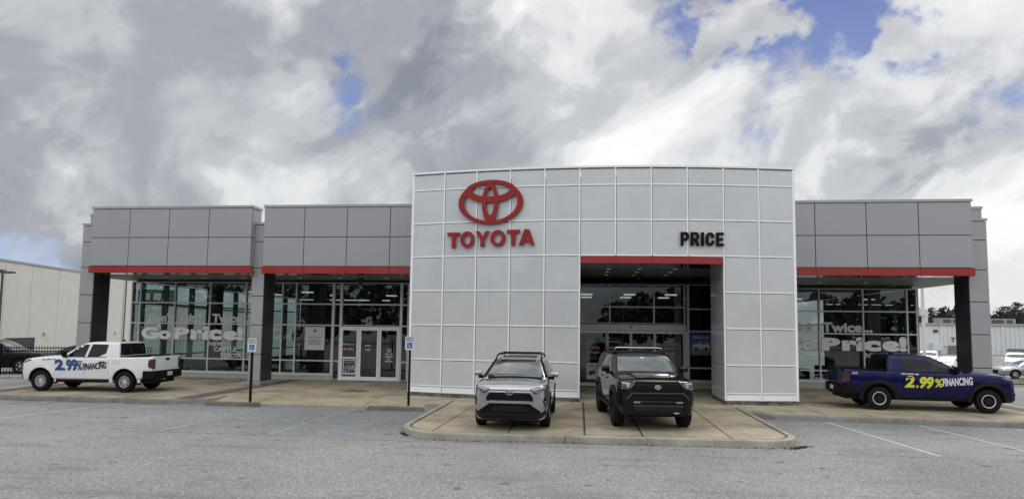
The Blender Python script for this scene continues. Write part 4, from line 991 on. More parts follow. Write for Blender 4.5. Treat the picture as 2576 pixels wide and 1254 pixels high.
for k_ in ('carglass', 'windscreen'):
    b_ = MT[k_].node_tree.nodes['Principled BSDF']; b_.inputs['Coat IOR'].default_value = 1.7 if k_ == 'windscreen' else 1.4; b_.inputs['Coat Roughness'].default_value = .0
MT['lamp_clear'] = mat('headlamp_lens', (.30, .31, .32), .08, coat=1, metal=.5)
MT['lamp_dark'] = mat('headlamp_housing', (.02, .02, .022), .15, coat=1)
MT['lamp_red'] = mat('tail_lamp_lens', (.06, .003, .003), .2, coat=1)
MT['chrome'] = mat('chrome', (.6, .6, .61), .12, metal=1)
MT['v_blue'] = mat('blue_vinyl', (.018, .055, .22), .5)
MT['v_black'] = mat('black_vinyl', (.012, .012, .02), .5)
MT['v_yellow'] = mat('yellow_vinyl', (.60, .58, .04), .5)
MT['v_white'] = mat('white_vinyl_paint', (.62, .63, .65), .5)

def body_sections(st):
    """st rows: x, zb, wl, wm, wt, zs (shoulder), zc (centre top)"""
    out = []
    for x, zb, wl, wm, wt, zs, zc in st:
        zm = zb+(zs-zb)*.55
        out.append([(x, 0, zb), (x, wl*.6, zb), (x, wl*.95, zb+.005), (x, wl, zb+.05), (x, wm, zm-.10), (x, wm, zm+.06), (x, wt+(wm-wt)*.35, zs-.07), (x, wt, zs-.01), (x, wt-.07, zs+.012), (x, wt*.55, zs+(zc-zs)*.75), (x, 0, zc)])
    return out
def cab_sections(st, wb, wr, zbelt, zroof, zlow):
    out = []
    for x, zt, k in st:
        """k: plan narrowing"""
        w = lambda z: (wb+(wr-wb)*(z-zbelt)/(zroof-zbelt))*k
        zt2 = max(zt, zbelt+.01)
        out.append([(x, 0, zlow), (x, wb*k*.9, zlow), (x, wb*k, zlow+.03), (x, w(zbelt), zbelt), (x, w(zbelt+(zt2-zbelt)*.5), zbelt+(zt2-zbelt)*.5), (x, w(zt2-.06), max(zt2-.06, zbelt+.004)), (x, w(zt2)-.05, zt2-.01), (x, w(zt2)*.6, zt2+.012), (x, 0, zt2+.018)])
    return out
def loft(secs, key, name, sub=2, arches=None, cuts=None, ring_crease=None):
    bm = bmesh.new(); rows = []
    for half in secs:
        L_ = [bm.verts.new(p) for p in half]; Rr = [bm.verts.new((p[0], -p[1], p[2])) for p in half[1:-1]]
        rows.append(L_+Rr[::-1])
    n = len(rows[0])
    for a_, b_ in zip(rows[:-1], rows[1:]):
        for j in range(n): bm.faces.new((a_[j], a_[(j+1) % n], b_[(j+1) % n], b_[j]))
    bm.faces.new(rows[0][::-1]); bm.faces.new(rows[-1])
    bmesh.ops.recalc_face_normals(bm, faces=bm.faces[:])
    me = bpy.data.meshes.new(name); bm.to_mesh(me); bm.free(); me.materials.append(MT[key]); me.materials.append(MT['void'])
    o = bpy.data.objects.new(name, me); COL.objects.link(o)
    if ring_crease:
        at = me.attributes.new('crease_edge', 'FLOAT', 'EDGE'); idx = {}
        hl = len(secs[0]); full = hl+hl-2
        for e in me.edges:
            i, j = e.vertices; ri, rj = i % full, j % full
            if ri == rj:
                h = ri if ri < hl else full-ri
                if h in ring_crease: at.data[e.index].value = ring_crease[h]
    s = o.modifiers.new('s', 'SUBSURF'); s.levels = sub; s.render_levels = sub
    tmp = []
    def cutter(mb_):
        c = mb_.build('cut'); bq = bmesh.new(); bq.from_mesh(c.data); bmesh.ops.recalc_face_normals(bq, faces=bq.faces[:]); bq.to_mesh(c.data); bq.free(); tmp.append(c); b_ = o.modifiers.new('b', 'BOOLEAN'); b_.operation = 'DIFFERENCE'; b_.solver = 'EXACT'; b_.object = c
    if arches:
        for ax, az, ar, yi in arches:
            for s_ in (1, -1):
                prof = [(ax+ar*math.cos(R(t)), az+ar*math.sin(R(t))) for t in range(0, 181, 10)]+[(ax-ar*1.02, az-.6), (ax+ar*1.02, az-.6)]
                cutter(B('void').prism(prof, lambda p, q, t_: (p, t_, q), *( (yi, 1.3) if s_ > 0 else (-1.3, -yi))))
    if cuts:
        for c in cuts: cutter(B('void').box(*c))
    me2 = evaluated_mesh(o)
    for c in tmp: bpy.data.objects.remove(c)
    bpy.data.objects.remove(o)
    if len(me2.materials) < 2: me2.materials.append(MT['void'])
    for p in me2.polygons:
        c = p.center
        if arches:
            for ax, az, ar, yi in arches:
                if abs(c.x-ax) < ar*1.03 and abs(c.y) > yi-.02 and c.z < az+ar*1.01 and math.hypot(c.x-ax, max(0, c.z-az)) < ar+.012 and (abs(p.normal.y) < .5 or abs(abs(c.y)-yi) < .02): p.material_index = 1
        if cuts:
            for x0, x1, y0, y1, z0_, z1_ in cuts:
                if x0-.01 < c.x < x1+.01 and y0-.01 < c.y < y1+.01 and c.z > z0_-.01 and c.z < z1_+.5 and (abs(p.normal.z) > .9 and abs(c.z-z0_) < .02 or abs(c.x-x0) < .015 or abs(c.x-x1) < .015 or abs(c.y-y0) < .015 or abs(c.y-y1) < .015): p.material_index = 1
        p.use_smooth = True
    try: me2.set_sharp_from_angle(angle=R(38))
    except Exception: pass
    me2.name = name
    return me2
class Surf:
    """projects flat outlines on to the body surface"""
    def __init__(s, meshes):
        vs = []; fs = []
        for me in meshes:
            o = len(vs); vs += [v.co.copy() for v in me.vertices]; fs += [tuple(o+i for i in p.vertices) for p in me.polygons]
        s.t = BVHTree.FromPolygons(vs, fs)
    def hit(s, a_, b_, ax):
        if ax == 'y+': o, d = Vector((a_, 4, b_)), Vector((0, -1, 0))
        elif ax == 'y-': o, d = Vector((a_, -4, b_)), Vector((0, 1, 0))
        elif ax == 'x+': o, d = Vector((6, a_, b_)), Vector((-1, 0, 0))
        elif ax == 'x-': o, d = Vector((-6, a_, b_)), Vector((1, 0, 0))
        elif ax == 'z': o, d = Vector((a_, b_, 5)), Vector((0, 0, -1))
        h = s.t.ray_cast(o, d); return h[0], h[1], d
    def panel(s, mb, key, vs2, fs2, ax, off=.006, th=.02, step=.09):
        """vs2/fs2 flat mesh in the (a,b) plane"""
        bm = bmesh.new(); V = [bm.verts.new((p[0], p[1], 0)) for p in vs2]
        for f in fs2:
            try: bm.faces.new([V[i] for i in f])
            except Exception: pass
        bmesh.ops.remove_doubles(bm, verts=bm.verts[:], dist=1e-5)
        for axis in (0, 1):
            lo = min(v.co[axis] for v in bm.verts); hi = max(v.co[axis] for v in bm.verts); k_ = math.floor(lo/step)+1
            while k_*step < hi:
                pc = Vector((0, 0, 0)); pc[axis] = k_*step; pn = Vector((0, 0, 0)); pn[axis] = 1
                bmesh.ops.bisect_plane(bm, geom=bm.verts[:]+bm.edges[:]+bm.faces[:], plane_co=pc, plane_no=pn, dist=1e-5); k_ += 1
        top = {}; bot = {}; last = None; mb.m(key); pts = []; 
        bm.verts.ensure_lookup_table()
        miss = []
        for v in bm.verts:
            h, n_, d = s.hit(v.co.x, v.co.y, ax)
            if h is None: miss.append(v); continue
            top[v] = h-d*off; bot[v] = h-d*(off-th)
        for v in miss:
            if not top: return
            c = min(top, key=lambda w: (w.co-v.co).length); k3 = top[c].copy(); 
            i3 = {'y': (0, 2), 'x': (1, 2), 'z': (0, 1)}[ax[0]]; k3[i3[0]] = v.co.x; k3[i3[1]] = v.co.y
            top_v = k3; bot_v = k3+d*th; pts.append((v, top_v, bot_v))
        for v, a_, b_ in pts: top[v] = a_; bot[v] = b_
        vl = list(bm.verts); ix = {v: i for i, v in enumerate(vl)}; n = len(vl)
        P_ = [top[v] for v in vl]; F_ = [[ix[v] for v in f.verts] for f in bm.faces]
        if th > 0:
            P_ += [bot[v] for v in vl]
            for e in bm.edges:
                if e.is_boundary or len(e.link_faces) == 1: i, j = ix[e.verts[0]], ix[e.verts[1]]; F_.append([i, j, n+j, n+i])
        bm.free(); mb.add(P_, F_)
    def poly(s, mb, key, pts, ax, off=.006, th=.02, step=.09): s.panel(mb, key, pts, [tuple(range(len(pts)))], ax, off, th, step); return mb
    def arc(s, mb, key, cx, cz, r0, r1, a0, a1, ax, off, th, n=16):
        P_ = []; 
        for i in range(n+1): t_ = R(a0+(a1-a0)*i/n); P_ += [(cx+r0*math.cos(t_), cz+r0*math.sin(t_)), (cx+r1*math.cos(t_), cz+r1*math.sin(t_))]
        s.panel(mb, key, P_, [(2*i, 2*i+1, 2*i+3, 2*i+2) for i in range(n)], ax, off, th, 9)
    def text(s, mb, key, t_, a0, a1, b0, b1, ax, bold=.03, slant=0, off=.008, flip=False, shear=0, grow=0):
        vs, fs, w, h = text_geo(t_, bold, 0, 1.0)
        def f(v):
            u = v[0]+slant*(v[1]-.5)*(b1-b0)/(a1-a0)
            a_ = (a0-grow*(1 if a1 > a0 else -1))+(a1-a0+2*grow*(1 if a1 > a0 else -1))*u; return (a_, b0-grow+(b1-b0+2*grow)*v[1]+shear*(u-.5))
        s.panel(mb, key, [f(v) for v in vs], fs, ax, off, 0, .15)
def wheel(parent, x, y, Rw, wd, rr, style, side):
    """tyre, rim, and hub; side=+1 outer face to +y"""
    hub = B('trim').lathe_y([(0, -wd*.2), (rr*.5, -wd*.2), (rr*.5, wd*.02), (0, wd*.02)], 16).build('wheel', parent)
    hub.location = (x, y, Rw)
    if side < 0: hub.rotation_euler = (0, 0, math.pi)
    h = wd/2
    prof = [(rr*.98, -h*.8), (rr+.02, -h*.96), (Rw-.05, -h), (Rw-.015, -h*.86), (Rw, -h*.6), (Rw, h*.6), (Rw-.015, h*.86), (Rw-.05, h), (rr+.02, h*.96), (rr*.98, h*.8)]
    t = B('tyre').lathe_y(prof, 40)
    for i in range(40):
        a_ = 2*math.pi*i/40
        for q in (-1, 1): 
            c, s_ = math.cos(a_+q*.04), math.sin(a_+q*.04); w_ = .018
            P_ = []
            for yy in (q*h*.55, q*h*.93):
                rad = Rw+.006 if abs(yy) < h*.6 else Rw-.02
                for k_ in (-1, 1): P_.append(((rad)*c-k_*w_*s_, yy, rad*s_+k_*w_*c))
            t.add(P_, [(0, 1, 3, 2)])
    t.build('tyre', hub, smooth=35)
    m_ = B('alloy' if style in ('silver', 'ring', 'plain') else 'alloy_black')
    yo = h*.78
    if style == 'ring':
        m_.m('alloy').lathe_y([(rr*.99, yo*.2), (rr*1.0, yo), (rr*.93, yo+.008), (rr*.86, yo), (rr*.85, yo*.6)], 40); m_.m('alloy_black')
        m_.lathe_y([(rr*.84, yo*.35), (0, yo*.35)], 32)
    else:
        m_.lathe_y([(rr*.99, yo*.2), (rr*1.0, yo), (rr*.94, yo+.004), (rr*.90, yo*.55)], 40); m_.m('void').lathe_y([(rr*.93, yo*.3), (0, yo*.3)], 32); m_.m('alloy' if style != 'black' else 'alloy_black')
    m_.lathe_y([(0, yo*.95), (rr*.16, yo*.95), (rr*.24, yo*.8), (rr*.24, yo*.35)], 20)
    ns = 6
    for i in range(ns):
        a_ = 2*math.pi*i/ns+.26
        for q in ((-1, 1) if style != 'plain' else (0,)):
            w0, w1 = rr*.048, rr*(.058 if style != 'plain' else .12); a2 = a_+q*.26
            p0 = Vector((math.cos(a_+q*.1)*rr*.20, 0, math.sin(a_+q*.1)*rr*.20)); p1 = Vector((math.cos(a2)*rr*.92, 0, math.sin(a2)*rr*.92))
            d = (p1-p0).normalized(); n_ = Vector((-d.z, 0, d.x))
            vs = [p0-n_*w0+Vector((0, yo*.82, 0)), p1-n_*w1+Vector((0, yo*.95, 0)), p1+n_*w1+Vector((0, yo*.95, 0)), p0+n_*w0+Vector((0, yo*.82, 0))]
            vs += [v-Vector((0, .04, 0)) for v in vs]
            m_.add(vs, [(0, 1, 2, 3), (0, 4, 5, 1), (1, 5, 6, 2), (2, 6, 7, 3), (3, 7, 4, 0)])
    m_.build('rim', hub, smooth=35)
    return hub
def place_mesh(me, name, parent): o = bpy.data.objects.new(name, me); return link(o, parent)
def emblem_small(parent, x, y, z, s, key='chrome', name='badge', ax='x'):
    mb = B(key)
    for oc, orr, irr in (((0, 0), (1, .68), (.82, .54)), ((0, .33), (.72, .34), (.55, .22)), ((0, 0), (.27, .62), (.13, .48))):
        n = 28; vs = []
        for k_ in range(n):
            a_ = 2*math.pi*k_/n
            for rx, rz, dp in ((orr[0], orr[1], .012), (irr[0], irr[1], .012), (orr[0], orr[1], -.01), (irr[0], irr[1], -.01)): vs.append((x+dp+(orr[1] % .1)*.02, y+s*(oc[0]+rx*math.cos(a_)), z+s*(oc[1]+rz*math.sin(a_))))
        mb.add(vs, [f for k_ in range(n) for f in ((4*k_, 4*((k_+1) % n), 4*((k_+1) % n)+1, 4*k_+1), (4*k_, 4*k_+2, 4*((k_+1) % n)+2, 4*((k_+1) % n)))])
    return mb.build(name, parent)
def mirror_part(parent, x, y, z, s, key, wd=.24, ht=.16, dp=.14, low=True):
    mb = B(key); y0, y1 = y, y+s*wd
    P_ = [(0, 0.02), (.0, ht*.9), (.04, ht), (dp*.9, ht*.92), (dp, ht*.55), (dp*.8, .03), (.04, 0)]
    mb.prism(P_, lambda p, q, t_: (x-dp/2+p*(1 if True else 0), t_, z+q*(1-.12*abs(t_-y0)/wd)), y0, y1)
    o = mb.build('mirror', parent, smooth=50, bevel=.018)
    if low: B('trim').box(x-.03, x+.04, min(y-s*.10, y+s*.10), max(y-s*.10, y+s*.10), z-.05, z+.02).build('mirror_arm', o, bevel=.01)
    return o
def both(fn):
    for s_ in (1, -1): fn(s_, 'y+' if s_ > 0 else 'y-')

# ------------------------------------------------------------ pickup trucks
def make_pickup(label, pk, flarek, rim, bumperk, loc, rz, scale, lettering, mirrork, handlek):
    t = empty('pickup_truck', label, 'pickup truck', loc, rz); t.scale = scale
    FX, RX, RW = 1.675, -1.675, .385
    st = [(2.57, .50, .50, .55, .50, .88, .90), (2.54, .40, .70, .76, .72, 1.05, 1.08), (2.46, .34, .82, .88, .84, 1.13, 1.16), (2.30, .34, .88, .93, .89, 1.18, 1.225), (2.05, .38, .90, .95, .905, 1.22, 1.275), (1.6, .42, .91, .95, .905, 1.25, 1.315), (1.15, .43, .91, .945, .90, 1.26, 1.335),
          (.95, .43, .91, .94, .895, 1.255, 1.30), (.2, .43, .91, .94, .90, 1.262, 1.28), (-1.2, .43, .91, .94, .905, 1.275, 1.29), (-1.5, .43, .91, .945, .91, 1.285, 1.295), (-2.2, .46, .90, .945, .91, 1.30, 1.31), (-2.62, .54, .88, .94, .915, 1.325, 1.325), (-2.74, .60, .88, .94, .915, 1.335, 1.335), (-2.765, .60, .88, .94, .915, 1.335, 1.335), (-2.768, .60, .88, .94, .915, 1.335, 1.335)]
    body = loft(body_sections(st), pk, 'body', 2, arches=[(FX, RW, .495, .50), (RX, RW, .495, .50)], cuts=[(-2.66, -1.46, -.74, .74, .82, 2.0)], ring_crease={3: .3, 6: .35, 8: .45})
    cst = [(1.04, 1.27, .90), (.98, 1.30, .93), (.80, 1.395, .97), (.30, 1.685, .99), (.06, 1.79, 1.0), (-.10, 1.83, 1.0), (-.45, 1.855, 1.0), (-.95, 1.85, 1.0), (-1.26, 1.84, 1.0), (-1.32, 1.825, .99), (-1.34, 1.79, .985), (-1.40, 1.35, .975), (-1.405, 1.27, .97)]
    cab = loft(cab_sections(cst,   .905, .795, 1.25, 1.86, 1.05), pk, 'cab', 2, ring_crease={5: .35, 6: .45, 3: .3})
    bo = place_mesh(body, 'body', t); co = place_mesh(cab, 'cab', t)
    S = Surf([cab]); SB = Surf([body]); SA = Surf([cab, body])
    # windows
    fw = [(.70, 1.295), (-.03, 1.295), (-.165, 1.74), (.02, 1.745), (.12, 1.725), (.34, 1.605)]
    rw = [(-.13, 1.295), (-.60, 1.30), (-.86, 1.42), (-.915, 1.75), (-.27, 1.755)]
    wo = []
    def side(s_, ax):
        for P_ in (fw, rw):
            m_ = MB(); S.poly(m_, 'carglass', P_, ax, .004, .02); m_.build('side_window', t, smooth=60)
        m_ = MB(); S.poly(m_, 'trim', [(.72, 1.268), (-.90, 1.278), (-.90, 1.296), (.72, 1.288)], ax, .006, .012); m_.build('belt_trim', t)
        for cx_ in (FX, RX):
            m_ = MB(); SB.arc(m_, flarek, cx_, RW, .503, .625 if flarek != pk else .605, -3, 183, ax, .03, .11, 18); m_.build('wheel_arch', t, smooth=30)
        m_ = MB()
        for P_ in ([(1.02, 1.25), (1.00, 1.20), (1.14, .50), (1.152, .50), (1.012, 1.20), (1.032, 1.25)], [(-.075, .48), (-.063, .48), (-.075, 1.26), (-.087, 1.26)], [(-1.03, .60), (-1.018, .60), (-.985, 1.27), (-.997, 1.27)], [(1.1, .475), (-1.02, .475), (-1.02, .487), (1.1, .487)], [(-1.44, .52), (-1.428, .52), (-1.428, 1.28), (-1.44, 1.28)]):
            SB.poly(m_, 'seam', P_, ax, .0015, 0, .2)
        m_.build('door_seam', t)
        m_ = MB(); 
        SB.poly(m_, pk, [(1.05, .60), (.80, .80), (-.98, .80), (-1.0, .785), (.78, .785), (1.03, .585)], ax, .012, .03, .2); m_.build('door_crease', t)
        for a0 in (.04, -.86):
            m_ = MB(); SB.poly(m_, handlek, [(a0, 1.10), (a0+.21, 1.095), (a0+.21, 1.128), (a0, 1.133)], ax, .035, .03, .3); m_.build('door_handle', t)
        if s_ > 0:
            m_ = MB(); SB.poly(m_, 'seam', rounded([(-1.36, 1.04, .06), (-1.2, 1.04, .06), (-1.2, 1.18, .06), (-1.36, 1.18, .06)], 4), ax, .003, 0, .3); SB.poly(m_, pk, rounded([(-1.352, 1.048, .055), (-1.208, 1.048, .055), (-1.208, 1.172, .055), (-1.352, 1.172, .055)], 4), ax, .0045, 0, .3); m_.build('fuel_flap', t)
        # lamps
        m_ = MB(); SB.poly(m_, 'lamp_dark', [(2.08, 1.14), (2.30, 1.06), (2.50, 1.00), (2.50, 1.07), (2.36, 1.14), (2.12, 1.185)], ax, .008, .03, .06); SB.poly(m_, 'lamp_clear', [(2.2, 1.12), (2.42, 1.06), (2.42, 1.085), (2.24, 1.145)], ax, .012, .01, .06)
        SB.poly(m_, 'lamp_dark', [(s_*.50, .93), (s_*.80, .98), (s_*.84, 1.06), (s_*.60, 1.03), (s_*.5, 1.0)][::s_], 'x+', .008, .03, .06); m_.build('headlight', t, smooth=50)
        m_ = B('lamp_red').prism([(-2.80, .88), (-2.62, .93), (-2.60, 1.05), (-2.625, 1.22), (-2.80, 1.235)], lambda p, q, t_: (p, t_, q), s_*.765, s_*.945)
        m_.m('lamp_dark').box(-2.808, -2.80, min(s_*.80, s_*.90), max(s_*.80, s_*.90), 1.0, 1.1); m_.build('tail_light', t, bevel=.012)
        mirror_part(t, .72, s_*.93, 1.30, s_, mirrork, .20, .20, .13)
        for cx_ in (FX, RX): wheel(t, cx_, s_*.815, RW, .25, .222, rim, s_)
        m_ = B('trim').box(1.15, 1.19, min(s_*.68, s_*.93), max(s_*.68, s_*.93), .28, .60); m_.build('mud_flap', t); B('trim').box(-2.215, -2.18, min(s_*.68, s_*.93), max(s_*.68, s_*.93), .28, .55).build('mud_flap', t)
    both(side)
    # windscreen and rear window
    m_ = MB(); S.poly(m_, 'windscreen', [(-.74, 1.345), (.74, 1.345), (.69, 1.765), (-.69, 1.765)], 'x+', .006, .02); m_.build('windscreen', t, smooth=60)
    m_ = MB(); S.poly(m_, 'carglass', [(-.80, 1.355), (.80, 1.355), (.73, 1.79), (-.73, 1.79)], 'x-', .004, .02); m_.build('rear_window', t, smooth=60)
    # bonnet trim, grille, bumpers
    m_ = MB(); SB.poly(m_, 'trim', [(-.52, .70), (.52, .70), (.60, .95), (.50, 1.0), (-.50, 1.0), (-.60, .95)], 'x+', .012, .03); m_.build('grille', t)
    m_ = MB(); SB.poly(m_, bumperk, [(-.80, .40), (.80, .40), (.82, .66), (-.82, .66)], 'x+', .03, .08); m_.build('front_bumper', t, smooth=40)
    bp = [(-.99, -.04), (-.97, -.20), (-.70, -.26), (.70, -.26), (.97, -.20), (.99, -.04), (.93, .10), (-.93, .10)]
    bpo = [(y_, x_) for y_, x_ in bp]
    rb = MB().m(bumperk)
    rb.prism([(-.975, .30), (-.985, .0), (-.94, -.15), (-.62, -.20), (.62, -.20), (.94, -.15), (.985, .0), (.975, .30), (.80, .30), (.80, .05), (-.80, .05), (-.80, .30)], lambda p, q, t_: (-2.72+q, p, t_), .50, .80)
    rb.m('trim').box(-2.90, -2.6, -.45, .45, .50, .62); rbo = rb.build('rear_bumper', t, bevel=.02)
    B('paper').box(-2.932, -2.922, -.16, .16, .60, .74).build('licence_plate', rbo); text_to(B('ink'), 'NEW', -.07, .07, .65, .69, lambda a_, z, d: (-2.934, -a_, z)).build('plate_text', rbo)
    B('chrome').tube([(-2.93, .35, .48), (-2.6, .35, .47)], .035, 10).build('exhaust_pipe', t)
    tg = B(pk).prism([(-.755, .78), (.755, .78), (.755, 1.33), (.70, 1.345), (-.70, 1.345), (-.755, 1.33)], lambda p, q, t_: (t_, p, q), -2.80, -2.765).build('tailgate', t, bevel=.012)
    B('trim').box(-2.815, -2.795, -.13, .13, 1.17, 1.25).build('tailgate_handle', tg, bevel=.008); B('trim').box(-2.803, -2.70, -.74, .74, 1.346, 1.358).build('spoiler_cap', tg)
    m_ = B('trim'); 
    for s_ in (1, -1): m_.box(-2.72, -1.44, min(s_*.745, s_*.895), max(s_*.745, s_*.895), 1.305, 1.335)
    m_.box(-1.46, -1.41, -.80, .80, 1.295, 1.33); m_.build('bed_rail', t, bevel=.01)
    B('void').box(-2.70, 2.3, -.70, .70, .33, .52).build('chassis', t)
    for s_ in (1, -1): B('trim').box(-1.1, 1.15, min(s_*.80, s_*.90), max(s_*.80, s_*.90), .36, .44).build('side_sill', t, bevel=.02)
    B('trim').prism([(-.83, 1.865), (-.95, 1.925), (-1.0, 1.92), (-1.02, 1.865)], lambda p, q, t_: (p, t_, q), -.025, .025).build('roof_antenna', t)
    lettering(t, SB)
    return t
def let_white(t, SB):
    ax = 'y+'; m_ = lambda: MB()
    for s_, a0, a1, b0, b1, key, nm, bold, sh in (("2", 1.12, .76, .78, 1.185, 'v_blue', 'number', .052, 0), (".", .745, .665, .785, .865, 'v_blue', 'number', .06, 0), ("9", .66, .42, .765, 1.185, 'v_blue', 'number', .052, 0), ("9", .445, .21, .765, 1.195, 'v_blue', 'number', .052, 0)):
        q = MB(); SB.text(q, key, s_, a0, a1, b0, b1, ax, bold=bold, slant=.18, off=.018); q.build(nm, t)
    q = MB(); SB.text(q, 'v_blue', '%', .22, .02, .80, 1.06, ax, bold=.02, slant=.1, off=.018); q.build('percent_sign', t)
    q = MB(); SB.text(q, 'v_black', 'FINANCING', -.01, -.95, .83, 1.08, ax, bold=.035, off=.018, shear=.07); q.build('word', t)
    q = MB(); SB.text(q, 'v_black', 'AS LOW AS', 1.66, 1.12, 1.150, 1.205, ax, bold=.03, slant=.3, off=.008, shear=.02); q.build('word', t)
def let_blue(t, SB):
    ax = 'y-'
    for s_, a0, a1, b0, b1 in (("2", -.86, -.56, .77, 1.16), (".", -.54, -.46, .77, .85), ("9", -.43, -.20, .75, 1.14), ("9", -.22, .01, .74, 1.14)):
        q = MB(); SB.text(q, 'v_yellow', s_, a0, a1, b0, b1, ax, bold=.05, slant=.18, off=.018); q.build('number', t)
    q = MB(); SB.text(q, 'v_yellow', '%', .05, .29, .80, 1.09, ax, bold=.03, slant=.1, off=.018); q.build('percent_sign', t)
    q = MB(); SB.text(q, 'v_white', 'FINANCING', .29, 1.20, .87, 1.13, ax, bold=.045, off=.018, shear=.07); q.build('word', t)
    q = MB(); SB.text(q, 'v_white', 'AS LOW AS', -.98, -.43, 1.185, 1.245, ax, bold=.05, slant=.1, off=.012, shear=-.01); q.build('word', t)
    q = MB(); SB.text(q, 'v_white', 'TRD', -2.54, -2.34, 1.19, 1.235, ax, bold=.04, slant=.2, off=.008); q.build('word', t); q = MB(); SB.poly(q, 'v_white', [(-2.56, 1.172), (-2.34, 1.172), (-2.34, 1.179), (-2.56, 1.179)], ax, .008, 0); q.build('stripe', t)
wt_ = Vector((-17.535, 20.74)); wdir = R(-175.44)
off = Vector((-math.sin(wdir), math.cos(wdir)))*(-.885*.94)    # near side wheels sit on the measured line
make_pickup('white crew cab pickup truck with blue 2.99% lettering, parked at the left', 'p_white', 'p_white', 'silver', 'trim', (wt_.x+off.x, wt_.y+off.y, .155), wdir, (.901, .94, .95), let_white, 'trim', 'trim')
bt_ = Vector((10.94, 21.48)); bdir = R(-4.06)
off = Vector((-math.sin(bdir), math.cos(bdir)))*(.885*.94)
make_pickup('dark blue crew cab pickup truck with yellow 2.99% lettering and black wheel arches', 'p_navy', 'trim_grey', 'ring', 'trim', (bt_.x+off.x, bt_.y+off.y, .155), bdir, (.928, .94, .95), let_blue, 'trim', 'trim')

